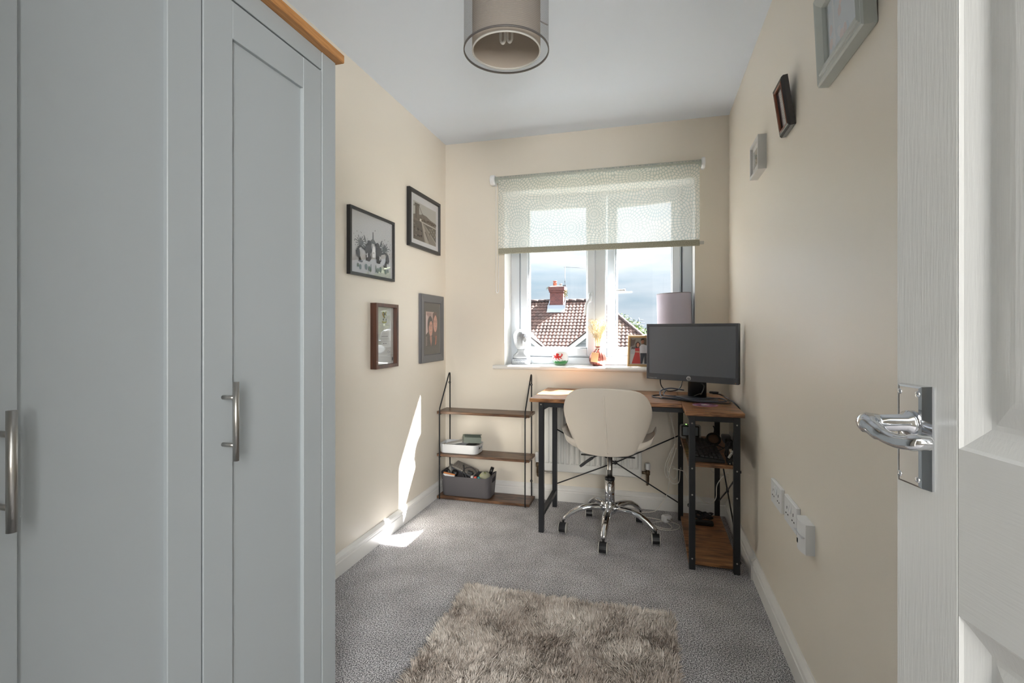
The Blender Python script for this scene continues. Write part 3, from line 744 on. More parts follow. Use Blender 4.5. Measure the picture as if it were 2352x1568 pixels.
rf_ = bpy.data.objects[[o.name for o in bpy.data.objects if o.get('label', '').startswith('small glossy black')][0]]
mtx_ = Matrix(((0, -math.sin(TL_), -math.cos(TL_), W-.0015), (-1, 0, 0, -1.256), (0, math.cos(TL_), -math.sin(TL_), 1.750), (0, 0, 0, 1)))
obj('inner_slip', frame_geo(.116, .165, [(.0125, .0206), (.0150, .0222), (.0185, .0200), (.0190, .0150)]).xf(mtx_), redwood, rf_)
A = Art().rect((226, 226, 226), 0, 0, 1, 1); A.rect((196, 178, 152), .2, .15, .8, .52); A.rect((150, 142, 130), .55, .55, .85, .9); A.blob((206, 190, 166), .4, .45, .2, .16, 8); A.rect((206, 204, 198), .18, .55, .5, .85); A.blob((172, 150, 122), .6, .3, .15, .12, 4)
picture('picture_frame', 'small white box frame on the right wall near the window', 'picture', (W, -.793, 1.737), UR, VZ, NR, .165, .14, [(0, 0), (0, .032), (.012, .032), (.012, .022), (.034, .021), (.035, .020)], mat('white_box_frame', lin(214, 214, 212), .4), A, 0)

# ------------------------------------------------------------------ sockets on the right wall
def slot(m, y, z, dy, dz, X): m.box(X-.0006, X+.001, y-dy/2, y+dy/2, z-dz/2, z+dz/2)
for i, (y1, lab) in enumerate(((-1.087, 'white double wall socket nearest the desk'), (-1.274, 'middle white double wall socket'))):
    y0 = y1-.146; zc = .491
    t = thing('wall_socket', lab, 'socket', (W, (y0+y1)/2, zc))
    obj('faceplate', M().box(W-.012, W, y0, y1, zc-.043, zc+.043, .002), whitep, t)
    X = W-.012; m = M()
    for yc in (y1-.037, y0+.037):
        slot(m, yc, zc+.008, .004, .010, X); slot(m, yc-.011, zc-.012, .008, .004, X); slot(m, yc+.011, zc-.012, .008, .004, X)
    obj('pin_holes', m, gap_m, t)['kind'] = 'stuff'
    for yc in (y1-.062, y0+.062):
        obj('rocker_switch', M().prism([(X-.001, zc+.004), (X-.0015, zc+.028), (X-.006, zc+.006)], yc-.007, yc+.007, plane='xz') if 0 else M().add([(X, yc-.007, zc+.005), (X, yc+.007, zc+.005), (X, yc+.007, zc+.029), (X, yc-.007, zc+.029), (X-.005, yc-.007, zc+.006), (X-.005, yc+.007, zc+.006), (X-.001, yc+.007, zc+.029), (X-.001, yc-.007, zc+.029)], [(0, 1, 2, 3), (4, 5, 6, 7), (0, 1, 5, 4), (1, 2, 6, 5), (2, 3, 7, 6), (3, 0, 4, 7)]), whitep, t)
y1, y0, zc = -1.474, -1.558, .489
t = thing('wall_socket', 'white raised telephone socket nearest the door', 'socket', (W, -1.516, zc))
rings = []
for k in range(9):
    u = k/8; y = y1+(y0-y1)*u; dx = .024+.008*math.sin(PI*u)
    rings.append([(W, y, zc-.043), (W-dx, y, zc-.043), (W-dx, y, zc+.043), (W, y, zc+.043)])
obj('faceplate', M().loft(rings, smooth=False), whitep, t)
m = M().box(W-.034, W-.022, y1-.004, y0+.004, zc+.004, zc+.0052); obj('seam', m, mat('seam_grey', lin(200, 202, 206), .4), t)
obj('jack', M().box(W-.0325, W-.028, -1.512, -1.502, zc-.026, zc-.014), gap_m, t)

# ------------------------------------------------------------------ radiator
ra = thing('radiator', 'white panel radiator under the window behind the desk', 'radiator', (1.0, -.06, .205))
X0, X1, Z0, Z1 = .694, 1.297, .205, .645
m = M().box(X0, X1, -.092, -.045, Z0, Z1, .006)
n = 18; pit = (X1-X0-.03)/n
for k in range(n):
    xc = X0+.015+pit*(k+.5); w = pit*.31
    rings = [[(xc-w*a, y, Z0+.05+e), (xc+w*a, y, Z0+.05+e), (xc+w*a, y, Z1-.04-e), (xc-w*a, y, Z1-.04-e)] for a, y, e in ((1.25, -.0915, 0), (.95, -.099, .008), (.6, -.1015, .016))]
    m.loft(rings, smooth=False)
obj('panel', m, rad_m, ra)
m = M()
for x in (X0+.12, X1-.12): m.box(x-.02, x+.02, -.046, 0, Z0+.06, Z1-.06, .002)
obj('wall_bracket', m, rad_m, ra)['kind'] = 'stuff'
for x, dirx, head in ((X0, -1, 1), (X1, 1, 0)):
    xv = x+dirx*.035; zv = Z0+.028; yv = -.068
    m = M().tube([(x-dirx*.005, yv, zv), (xv, yv, zv)], .0085, 10).tube([(xv, yv, zv-.05), (xv, yv, zv+.02)], .009, 10).lathe((xv, yv, zv), [(0, -.012), (.013, -.012), (.013, .012), (0, .012)], 8)
    m.tube(bez([(xv, yv, zv-.045), (xv, yv, zv-.065), (xv+dirx*-.004, yv+.02, zv-.075), (xv, -.01, zv-.075)], 4), .0075, 8)
    v = obj('valve', m, brass, ra)
    if head: mm = M().lathe((xv, yv, zv+.02), [(0, 0), (.014, 0), (.017, .006), (.017, .052), (.013, .060), (0, .060)], 20, flute=.03, nf=10)
    else: mm = M().lathe((xv, yv, zv+.02), [(0, 0), (.0135, 0), (.0145, .004), (.0145, .034), (.013, .037), (0, .037)], 20)
    obj('valve_head', mm, whitep, v)
obj('pipe', M().tube([(X0-.01, -.075, Z0-.012), (X0+.09, -.075, Z0-.012)], .005, 8), steel, ra)

# ------------------------------------------------------------------ wire shelf unit in the corner
su = thing('shelf_unit', 'three tier rustic shelf unit with black wire ends in the corner', 'shelves', (.32, -.1, 0))
for x in (.041, .607):
    m = M().tube(bez([(x, -.196, .003), (x, -.196, .30), (x, -.196, .565)], 3)+[Vector((x, -.192, .585)), Vector((x, -.040, .792)), Vector((x, -.034, .798)), Vector((x, -.026, .799)), Vector((x, -.021, .794)), Vector((x, -.021, .70)), Vector((x, -.021, .003))], .0042, 8)
    for z in (.735, .115): m.lathe((x, -.0265, z), [(0, -.002), (.008, -.002), (.008, .002), (0, .002)], 12, axis='y')
    for z in (.274, .548): m.box(x-.004, x+.004, -.2, -.021, z-.004, z)
    o = obj('wire_end', m, blackm, su)
    m = M()
    for z in (.735, .115): m.sphere((x, -.029, z), .003, 8, 6, sc=(1, .5, 1))
    obj('screw', m, steel, o)['kind'] = 'stuff'
for z in (.0035, .275, .549):
    obj('shelf', M().box(.020, .632, -.191, -.028, z, z+.0165, .0012), walnut, su)
ZS1, ZS0 = .2925, .0208

def bin_mesh(x0, x1, y0, y1, z0, h, tp, r, th, slot_w, slot_z, slot_h, lift=0):
    """rounded open box with hand holes in the short ends; tp = taper at the foot"""
    def ring(ins, z, rr):
        o = []
        for cx, cy, a0 in ((x1-ins-rr, y1-ins-rr, 0), (x0+ins+rr, y1-ins-rr, PI/2), (x0+ins+rr, y0+ins+rr, PI), (x1-ins-rr, y0+ins+rr, 1.5*PI)):
            for k in range(7):
                a = a0+PI/2*k/6
                o.append((cx+rr*math.cos(a), cy+rr*math.sin(a), z))
        return o
    def zl(z, p):
        e = lift*max(0, min(1, (abs(p[0]-(x0+x1)/2)/((x1-x0)/2)-.72)/.28)) if lift else 0
        return (p[0], p[1], z+e*(z-z0)/h)
    zs = [0, .004, slot_z, slot_z+slot_h, h]
    rings = []
    for z in zs: ins = tp*(1-z/h)+(.004 if z == 0 else 0); rings.append([zl(z0+z, p) for p in ring(ins, z0+z, max(.006, r-ins*.3))])
    rings.append([zl(z0+h, p) for p in ring(th, z0+h, r-th*.5)])
    rings.append([zl(z0+slot_z+slot_h, p) for p in ring(th+tp*(1-(slot_z+slot_h)/h), 0, r-th*.5)])
    rings.append([zl(z0+slot_z, p) for p in ring(th+tp*(1-slot_z/h), 0, r-th*.5)])
    rings.append([zl(z0+th, p) for p in ring(th+tp, 0, r-th*.5)])
    m = M(); n = 28; vs = [p for q in rings for p in q]; fs = []
    holes = {27, 13}
    for i in range(len(rings)-1):
        for k in range(n):
            l = (k+1) % n
            if k in holes and i in (2, 6): continue
            fs.append((i*n+k, i*n+l, (i+1)*n+l, (i+1)*n+k))
    fs.append(tuple(range(n-1, -1, -1))); fs.append(tuple((len(rings)-1)*n+k for k in range(n)))
    m.add(vs, fs)
    for k in holes:      # hole rims
        l = (k+1) % n
        a, b, c, d = 2*n+k, 2*n+l, 3*n+l, 3*n+k; e, f, g, hh = 7*n+k, 7*n+l, 6*n+l, 6*n+k
        m.f += [[a, b, f, e], [b, c, g, f], [c, d, hh, g], [d, a, e, hh]]; m.mi += [0]*4; m.sm += [False]*4
    return m
# the hand holes need end faces only as wide as the slot, so end corners get a large radius
tr = bin_mesh(.024, .292, -.178, -.030, ZS1, .060, .006, .036, .003, .06, .028, .016)
t = thing('storage_tray', 'shallow white plastic tray on the middle corner shelf', 'tray', (.15, -.1, ZS1)); obj('tray_body', tr, mat('tray_white', lin(214, 218, 222), .4), t)
bn = bin_mesh(.036, .384, -.187, -.034, ZS0, .124, .012, .036, .004, .06, .082, .024, .026)
t = thing('storage_bin', 'dark grey plastic storage bin on the bottom corner shelf', 'bin', (.2, -.1, ZS0)); obj('bin_body', bn, mat('bin_grey', lin(84, 82, 86), .5), t)

# things in the white tray
def single(name, m, mt_, label, cat, group=None, kind=None):
    return tag(obj(name, m, mt_), label, cat, group, kind)
c = Vector((.228, -.108, ZS1+.0825))
R = Matrix.Translation(c) @ Matrix.Rotation(math.radians(30), 4, 'Z') @ Matrix.Rotation(math.radians(5), 4, 'Y')
gp = thing('glasses_case', 'grey green folding glasses case lying on the white tray', 'case', tuple(c))
m = M().loft([[(x, -.046, -.012), (x, -.042, .022), (x, -.010, .034), (x, .032, .026), (x, .046, .004), (x, .038, -.012)] for x in (-.054, .054)], smooth=False)
obj('case_body', m.xf(R), mat('case_grey_green', lin(120, 130, 122), .6, bump=(300, .1, 2)), gp)
m = M().box(-.056, .056, -.044, .030, .0305, .0345, .0015); m.rot(math.radians(-13), 'X', (0, 0, .032)); obj('flap', m.xf(R), mat('case_flap', lin(108, 113, 106), .6), gp)
m = M().box(-.072, .072, -.050, .050, -.004, .004, .003).xf(Matrix.Translation((.112, -.104, ZS1+.058)) @ Matrix.Rotation(math.radians(-13), 4, 'Y'))
single('tablet', m, mat('silver_grey_shell', lin(186, 188, 188), .35), 'silver grey slab propped up in the white tray', 'tablet')
m = M().box(.052, .150, -.150, -.070, ZS1+.0042, ZS1+.017, .003)
single('notepad', m, mat('pad_white', lin(220, 218, 224), .5), 'white notepad half hidden in the white tray', 'notepad')
m = M().box(.196, .270, -.150, -.060, ZS1+.0042, ZS1+.056, .006)
single('phone_case', m, mat('case_dark_grey', lin(78, 78, 78), .6), 'dark grey pouch under the glasses case in the tray', 'pouch')
# things in the dark bin
KM = Matrix.Translation((.178, -.088, ZS0+.158)) @ Matrix.Rotation(math.radians(-6), 4, 'Z') @ Matrix.Rotation(math.radians(17), 4, 'Y') @ Matrix.Rotation(math.radians(16), 4, 'X')
k_ = thing('old_keyboard', 'grey slab keyboard tipped into the dark bin', 'keyboard', (.178, -.088, ZS0+.15))
obj('key_tray', M().box(-.082, .082, -.038, .038, -.005, .008, .003).xf(KM), mat('slab_grey', lin(150, 146, 140), .6, vary=(20, lin(118, 114, 110), .4, .6, (30, 1, 1))), k_)
obj('shell', M().box(-.085, .085, -.041, .041, -.012, -.0048, .003).xf(KM), mat('shell_blue_black', lin(56, 62, 74), .4), k_)
m = M().tube(bez([(.196, -.155, ZS0+.11), (.183, -.152, ZS0+.145), (.196, -.150, ZS0+.175), (.235, -.148, ZS0+.186), (.268, -.150, ZS0+.170), (.280, -.152, ZS0+.140), (.262, -.154, ZS0+.112)], 6), .0032, 7)
single('black_cable', m, blackc, 'looped black lead rising out of the dark bin', 'cable')
m = M().tube(bez([(.196, -.170, ZS0+.205), (.199, -.168, ZS0+.175), (.208, -.168, ZS0+.14), (.228, -.170, ZS0+.110)], 5), [.0048]*5+[.003]*11, 7)
single('jack_lead', m, blackc, 'straight black jack lead standing up in front of the loop in the bin', 'cable')
m = M().box(-.020, .020, -.010, .010, -.010, .010, .004).xf(Matrix.Translation((.234, -.146, ZS0+.152)) @ Matrix.Rotation(.3, 4, 'Y'))
single('adapter_plug', m, blackp, 'small black adaptor plug inside the cable loop in the bin', 'plug')
m = M().loft([[(.322+.040*math.cos(a)*s_, -.118+.036*math.sin(a)*s_, ZS0+z+.006*math.sin(2*a)) for a in [2*PI*k/12 for k in range(12)]] for s_, z in ((.5, .10), (1, .112), (1.0, .128), (.55, .150), (.1, .154))])
single('pouch', m, mat('pouch_sage', lin(158, 158, 138), .7, vary=(30, lin(186, 194, 120), .55, .7)), 'sage green fabric pouch in the right end of the dark bin', 'pouch')
for k, (x, z, col, l_) in enumerate(((.276, .126, (206, 92, 80), 'red'), (.299, .127, (46, 134, 144), 'teal'), (.254, .128, (206, 208, 212), 'silver'))):
    m = M().lathe((x, -.1715, ZS0+z), [(0, -.012), (.0085, -.011), (.0095, -.004), (.0095, .006), (.007, .011), (0, .012)], 12)
    single('bottle_cap', m, mat('cap_'+l_, lin(*col), .35), l_+' capped little bottle top poking out of the dark bin', 'bottle')
for k, (y, dz, col, l_, a) in enumerate(((-.1755, .0, (228, 228, 230), 'white', .12), (-.168, .008, (186, 120, 72), 'orange brown', .15))):
    m = M().box(-.040, .040, -.0025, .0025, -.045, .0, .001).xf(Matrix.Translation((.098, y, ZS0+.138+dz)) @ Matrix.Rotation(a, 4, 'Y'))
    single('envelope', m, mat('paper_'+str(k), lin(*col), .6), l_+' envelope standing at the front left of the dark bin', 'envelope')
m = M().lathe((0, 0, 0), [(0, -.018), (.016, -.018), (.021, -.008), (.021, .006), (.015, .013), (0, .015)], 20).lathe((0, 0, .0152), [(0, 0), (.008, 0), (.008, .003), (0, .003)], 12).rot(1.0, 'X', (0, 0, 0)).move((.126, -.142, ZS0+.142))
single('webcam', m, blackp, 'round black webcam beside the slab in the dark bin', 'webcam')
m = M().loft([[(.073+.024*s_*math.cos(a), -.080+.028*s_*math.sin(a), ZS0+z+.006*math.sin(3*a)) for a in [2*PI*k/12 for k in range(12)]] for s_, z in ((.7, .10), (1, .13), (.8, .158), (.3, .172), (.05, .174))])
single('plastic_bag', m, mat('bag_grey', lin(140, 138, 134), .25), 'crumpled grey plastic bag at the back left of the dark bin', 'bag')
m = M().tube(bez([(.052, -.140, ZS0+.10), (.054, -.138, ZS0+.140), (.068, -.132, ZS0+.158), (.086, -.135, ZS0+.150), (.092, -.140, ZS0+.125)], 5), .004, 7)
single('charger_lead', m, blackc, 'bent black charger lead at the left end of the dark bin', 'cable')
single('torch', M().tube([(.338, -.066, ZS0+.12), (.356, -.060, ZS0+.172)], [.010, .012], 10), blackp, 'black torch leaning on the right end of the dark bin', 'torch')

# ------------------------------------------------------------------ corner desk
dk_ = thing('corner_desk', 'L-shaped rustic corner desk with black metal frame', 'desk', (1.25, -.35, 0))
ZD = .72
obj('desk_top', M().box(.715, 1.496, -.535, -.030, ZD-.020, ZD, .0015), wood, dk_)
obj('desk_top', M().box(1.498, 1.747, -.765, -.030, ZD-.020, ZD, .0015), wood, dk_)
def leg(x, y, z1=ZD-.021): return M().box(x-.0135, x+.0135, y-.0135, y+.0135, .0, z1, .001)
LG = [(.779, -.540+.0), (.779, -.125), (1.513, -.148), (1.5275, -.742), (1.7155, -.742), (1.7155, -.09)]
LG[0] = (.779, -.5215)
for x, y in LG: obj('leg', leg(x, y), blackm, dk_)
zr = ZD-.0335
for a, b in (((.779, -.508, zr), (.779, -.139, zr)), ((.779, -.508, .095), (.779, -.139, .095)), ((.793, -.5215, zr), (1.514, -.5215, zr)), ((.793, -.125, zr), (1.50, -.125, zr)),
             ((1.541, -.742, zr), (1.702, -.742, zr)), ((1.5275, -.728, zr), (1.5275, -.162, zr)), ((1.7155, -.728, zr), (1.7155, -.104, zr)), ((1.527, -.09, zr), (1.702, -.09, zr))):
    obj('rail', M().bar(a, b, .024, .022), blackm, dk_)
for z in (.462, .012):
    obj('tower_shelf', M().box(1.513, 1.730, -.729, -.105, z, z+.016, .0012), wood, dk_)
def brace(p1, p2, p3, p4, r=.0038):
    c = (Vector(p1)+Vector(p2)+Vector(p3)+Vector(p4))/4
    m = M()
    for p in (p1, p2, p3, p4): m.tube([p, c], r, 7)
    o = obj('cross_brace', m, blackm, dk_)
    ax = 'y' if abs(p1[0]-p2[0]) > .1 else 'x'
    obj('brace_hub', M().lathe(tuple(c), [(0, -.006), (.011, -.006), (.011, .006), (0, .006)], 12, axis=ax), blackm, o)
brace((.790, -.118, .475), (1.50, -.135, .095), (.790, -.118, .14), (1.50, -.135, .478))
brace((1.724, -.728, .44), (1.724, -.104, .115), (1.724, -.728, .10), (1.724, -.104, .43))
m = M()
for x, y in LG[3:5]:
    for z in (.665, .46, .34, .05): m.lathe((x, y-.0137, z), [(0, -.0025), (.0035, -.0015), (.0042, .001)], 10, axis='y')
for z in (.64, .43, .30): m.lathe((1.513, -.148-.0137, z), [(0, -.0025), (.0035, -.0015), (.0042, .001)], 10, axis='y')
m.lathe((.779, -.5215-.0137, zr+.002), [(0, -.0025), (.0035, -.0015), (.0042, .001)], 10, axis='y')
obj('bolt', m, steel, dk_)['kind'] = 'stuff'
m = M()
for z in (.455, .05): m.lathe((1.7155+.0135, -.742, z), [(0, .006), (.006, .005), (.007, 0)], 10, axis='x')
obj('bolt', m, blackm, dk_)['kind'] = 'stuff'
m = M().prism([(.793, zr+.012), (.86, zr+.012), (.793, zr-.028)], -.5225, -.5195, plane='xz'); obj('gusset', m, blackm, dk_)

# ------------------------------------------------------------------ swivel chair
CX, CY = 1.136, -.445
ch = thing('swivel_chair', 'cream velvet swivel chair with chrome five-star base', 'chair', (CX, CY, 0))
m = M()
angs = [math.radians(a) for a in (-93, -18.5, 51, 123, 192.5)]
def hubp(z, r): return [(r, z)]
obj('hub', M().lathe((CX, CY, 0), [(0, .108), (.030, .110), (.034, .118), (.034, .150), (.030, .160), (.0255, .165), (0, .165)], 28), chrome, ch)
for i, a in enumerate(angs):
    d = Vector((math.cos(a), math.sin(a), 0)); tv = Vector((-d.y, d.x, 0)); O = Vector((CX, CY, 0))
    prof = [(.022, .138, .019, .015), (.07, .145, .021, .0135), (.12, .144, .022, .012), (.165, .132, .021, .0115), (.205, .110, .019, .011), (.238, .083, .016, .0095), (.252, .071, .013, .007)]
    rings = []
    for j, (r, z, w, h_) in enumerate(prof):
        p0 = prof[max(0, j-1)]; p1 = prof[min(len(prof)-1, j+1)]
        tg = Vector((p1[0]-p0[0], p1[1]-p0[1])).normalized(); up = d*(-tg.y)+Vector((0, 0, tg.x))
        c = O+d*r+Vector((0, 0, z))
        rings.append([c+tv*(w*u)+up*(h_*v) for u, v in ((-1, -.9), (-.9, .2), (-.55, .85), (0, 1), (.55, .85), (.9, .2), (1, -.9), (.75, -1), (-.75, -1))])
    arm = obj('base_arm', M().loft(rings), chrome, ch)
    # castor: stem, hood and two wheels
    cp = O+d*.248; sa = (-.04, .06, -.2, .15, -.08)[i]; sw = Vector((math.sin(sa), -math.cos(sa), 0))
    ax = Vector((-sw.y, sw.x, 0)); c0 = cp+sw*.008+Vector((0, 0, .0285))
    m = M().tube([cp+Vector((0, 0, .045)), cp+Vector((0, 0, .078))], .006, 8)
    rings = []
    for q in (-.0175, .0175):
        rings.append([c0+ax*q+sw*(.0286*math.cos(t))+Vector((0, 0, .0286*math.sin(t))) for t in [-.5+(PI+1.0)*k/14 for k in range(15)]])
    m.loft(rings, smooth=False)
    cs = obj('castor', m, blackp, arm)
    for q in (-1, 1):
        mtx = Matrix(((sw.x, ax.x, 0, c0.x), (sw.y, ax.y, 0, c0.y), (0, 0, 1, c0.z), (0, 0, 0, 1)))
        w = M().lathe((0, 0, 0), [(0, .0178*q), (.0285, .0178*q), (.0285, .0195*q), (.0265, .0215*q), (.0, .0215*q)], 24, axis='y').xf(mtx)
        obj('castor_wheel', w, mat('castor_rim', lin(196, 194, 188), .4) if 'castor_rim' not in MT else MT['castor_rim'], arm)
obj('gas_column', M().lathe((CX, CY, 0), [(0, .150), (.0255, .150), (.0255, .292), (0, .292)], 28), chrome, ch)
obj('column_collar', M().lathe((CX, CY, 0), [(.014, .288), (.0262, .288), (.0262, .300), (.018, .303), (.014, .303)], 28), blackp, ch)
obj('gas_piston', M().lathe((CX, CY, 0), [(0, .296), (.0140, .296), (.0140, .340), (.0146, .341), (.0146, .344), (.0140, .345), (.0140, .436), (0, .436)], 24), steel, ch)
m = M().box(CX-.10, CX+.10, CY-.09, CY+.09, .444, .449, .001).box(CX-.045, CX+.045, CY-.05, CY+.05, .430, .445, .004).lathe((CX, CY, 0), [(0, .424), (.017, .424), (.017, .446), (0, .446)], 20)
for x in (-.17, .17): m.bar((CX-.135, CY+x*.8, .447), (CX+.135, CY+x*.8, .447), .016, .005)
obj('seat_plate', m, blackp, ch)
m = M().tube([(CX-.01, CY-.02, .437), (CX-.075, CY-.075, .424)], .0042, 8)
m2_ = M().tube(bez([(CX-.070, CY-.070, .424), (CX-.085, CY-.082, .418), (CX-.115, CY-.105, .400), (CX-.135, CY-.122, .386), (CX-.142, CY-.128, .381)], 4), [.006]*4+[.011]*9+[.0095]*3+[.004], 10, flat=.6)
lv = obj('height_lever', m, blackm, ch); obj('lever_paddle', m2_, mat('paddle_grey', lin(62, 64, 68), .5), lv)
# seat: dished cushion whose sides curl up
NU, NV = 24, 18; m = M(); rings = []
def seat_pt(u, v, top):
    a = u*1.0
    x = .240*math.sin(a*PI/2)*(1-.10*max(0, v-.2)**2-.10*max(0, -v-.5)**2)
    y = .068+.222*v
    z = .492+.078*abs(a)**2.6*(1-.45*max(0, v))-.03*max(0, v)**3+.020*max(0, -v)**2
    if not top:
        x *= .96; z -= .044*(1-.55*abs(a)**3); y *= .97
        z = max(z, .452) if abs(a) < .6 else z
    return (CX+x, CY+y, z)
for j in range(NV+1):
    v = -1+2*j/NV; e = math.sqrt(max(0, 1-abs(v)**5)); ew = .80+.20*e
    ring = [seat_pt((-1+2*k/NU)*ew, v, True) for k in range(NU+1)]+[seat_pt((1-2*k/NU)*ew, v, False) for k in range(NU+1)]
    rings.append(ring)
obj('seat', M().loft(rings), cream_f, ch)
# back shell, seen from behind
pf = [(.800, .045), (.7985, .085), (.795, .118), (.789, .145), (.780, .166), (.768, .184), (.752, .198), (.733, .209), (.712, .217), (.69, .2215), (.668, .2225), (.645, .220), (.62, .2135), (.595, .205), (.57, .195), (.545, .184), (.52, .172), (.50, .161), (.48, .148), (.467, .132), (.458, .105), (.455, .06)]
rings = []
for z, w in pf:
    t = (z-.455)/.345
    yb = CY-.185-.045*math.sin(min(1, t*1.15)*PI/2)-.02*t        # outer face of the back on the centre line
    th = .052*(math.sin(max(.02, min(1, (.803-z)/.045))*PI/2)**.5)*(.55+.45*min(1, (z-.45)/.05))
    ring = []
    N = 44
    for k in range(N):
        a = 2*PI*k/N
        cx = math.cos(a); sy = math.sin(a)
        x = w*(abs(cx)**.8)*(1 if cx >= 0 else -1)
        bend = .085*(x/.2225)**2*(.5+.5*(1-abs(t-.45)))
        # outer (toward the camera) half is full, inner half padded
        y = yb+bend+(th*.5)*(1+(-(abs(sy)**.6)*(1 if sy < 0 else -1)*-1))
        ring.append((CX-.004+x, y, z))
    rings.append(ring)
obj('backrest', M().loft(rings), cream_f, ch)
m = M(); pts = []
for z in [.775-.0105*k for k in range(30)]:
    t = (z-.455)/.345
    pts.append((CX-.012+.016*(.775-z)/.31, CY-.185-.045*math.sin(min(1, t*1.15)*PI/2)-.02*t-.0005, z))
obj('back_seam', m.tube(pts, [.0015]+[.0045]*28+[.003], 8), cream_f, ch)

# ------------------------------------------------------------------ monitor, disc, leads on the desk
MA = math.radians(-27); MP = (1.548, -.372, 0)
mo = thing('monitor', 'black flat screen monitor angled in the corner of the desk', 'monitor', (1.548, -.372, ZD))
def mloc(m): return m.rotz(MA, (0, 0, 0)).move(MP)
ZB, ZT, HW = .817, 1.122, .246
bez_m = mat('bezel_black', lin(86, 90, 98), .38); scr = mat('screen_dark', lin(116, 121, 131), .36, spec=.5)
b1 = .013; b2 = .030
m = M().box(-HW, HW, 0, .022, ZB, ZT, .003).box(-HW+.06, HW-.06, .02, .05, ZB+.05, ZT-.05, .01)
obj('housing', mloc(m), blackp, mo)
m = M()
rings = [[(-HW+i, y, ZB+i), (HW-i, y, ZB+i), (HW-i, y, ZT-i), (-HW+i, y, ZT-i)] for i, y in ((0, .002), (0, -.006), (.0015, -.0075))]
rings += [[(-HW+b1+i, y, ZB+b2+i), (HW-b1-i, y, ZB+b2+i), (HW-b1-i, y, ZT-b1-i), (-HW+b1+i, y, ZT-b1-i)] for i, y in ((0, -.0075), (.002, -.005))]
fr_ = obj('bezel', mloc(M().loft(rings, smooth=False, caps=False)), bez_m, mo)
obj('screen', mloc(M().box(-HW+b1, HW-b1, -.005, -.003, ZB+b2, ZT-b1)), scr, mo)
obj('logo_disc', mloc(M().lathe((0.0+-.005, -.0075, ZB+.016), [(0, -.0012), (.0115, -.0012), (.0118, 0)], 28, axis='y')), mat('logo_silver', lin(206, 208, 210), .3, .3), fr_)
def text(s_, size, name, mt_, parent, mtx, bold=.0, shear=0, align='CENTER'):
    cu = bpy.data.curves.new(name, 'FONT'); cu.body = s_; cu.size = size; cu.extrude = .0001; cu.offset = bold; cu.shear = shear
    cu.align_x = align; cu.align_y = 'CENTER'; cu.resolution_u = 3
    o = bpy.data.objects.new(name+'_tmp', cu); COL.objects.link(o)
    dg = bpy.context.evaluated_depsgraph_get(); me = bpy.data.meshes.new_from_object(o.evaluated_get(dg))
    bpy.data.objects.remove(o)
    m = M(); m.add([mtx @ v.co for v in me.vertices], [list(p.vertices) for p in me.polygons])
    o = obj(name, m, mt_, parent, False); o['kind'] = 'stuff'; return o
def face_mtx(o, ux, n):   # text plane: x along ux, up = z, at origin o
    ux = Vector(ux).normalized(); n = Vector(n).normalized(); up = n.cross(ux)
    return Matrix(((ux.x, up.x, n.x, o[0]), (ux.y, up.y, n.y, o[1]), (ux.z, up.z, n.z, o[2]), (0, 0, 0, 1)))
mux = Vector((math.cos(MA), math.sin(MA), 0)); mn = Vector((math.sin(MA), -math.cos(MA), 0))
def mpt(x, y, z): return Vector(MP)+mux*x-mn*y+Vector((0, 0, z))
text('hp', .017, 'logo_letters', mat('logo_ink', lin(60, 64, 70), .4), fr_, face_mtx(mpt(-.005, -.0092, ZB+.0165), mux, mn), .0003, .25)
text('ProDisplay P222', .0075, 'model_lettering', mat('lettering_grey', lin(190, 192, 196), .4), fr_, face_mtx(mpt(-HW+.012, -.0079, ZB+.008), mux, mn), 0, 0, 'LEFT')
obj('power_light', mloc(M().lathe((HW-.014, -.0078, ZB+.006), [(0, -.0004), (.0015, -.0004), (.0016, 0)], 8, axis='y')), mat('amber_led', lin(230, 140, 60), .4), fr_)
m = M().loft([[(x*math.cos(t), .030+y*math.sin(t), z) for t in [2*PI*k/24 for k in range(24)]] for x, y, z in ((.050, .020, ZD+.014), (.049, .022, ZD+.10), (.047, .022, .90), (.045, .02, .95))])
obj('stand_neck', mloc(m.move((.017, .02, 0))), blackp, mo)
m = M().loft([[(.115*a*math.cos(t)*(1 if math.sin(t) > 0 else 1), -.005+.105*a*math.sin(t), z) for t in [2*PI*k/36 for k in range(36)]] for a, z in ((.98, ZD+.0005), (1, ZD+.004), (.97, ZD+.009), (.6, ZD+.014), (.2, ZD+.015))])
obj('stand_base', mloc(m.move((.017, .03, 0))), mat('stand_grey', lin(58, 62, 68), .35), mo)
dc = thing('compact_disc', 'pink and violet compact disc lying on the desk before the monitor', 'disc', (1.604, -.545, ZD))
m = M().lathe((1.604, -.545, ZD), [(.020, .0004), (.020, .0016), (.0595, .0016), (.060, .001), (.0595, .0004), (.020, .0004)], 48)
obj('disc', m, mat('disc_violet', lin(176, 140, 176), .22, .35, vary=(22, lin(214, 120, 150), .45, .6)), dc)
obj('clear_hub', M().lathe((1.604, -.545, ZD), [(.0075, .0004), (.0075, .0016), (.020, .0016), (.020, .0004), (.0075, .0004)], 28), MT['clear_plastic'], dc)
def cable(name, pts, r, mt_, label, cat='cable', n=7, group=None):
    return single(name, M().tube(bez(pts, 7), r, n), mt_, label, cat, group)
z0 = ZD+.0045
cable('monitor_cable', [(1.40, -.20, .83), (1.405, -.23, .775), (1.44, -.26, .75), (1.50, -.235, .76), (1.52, -.19, .80)], .0032, blackc, 'black lead hanging behind the left of the monitor')
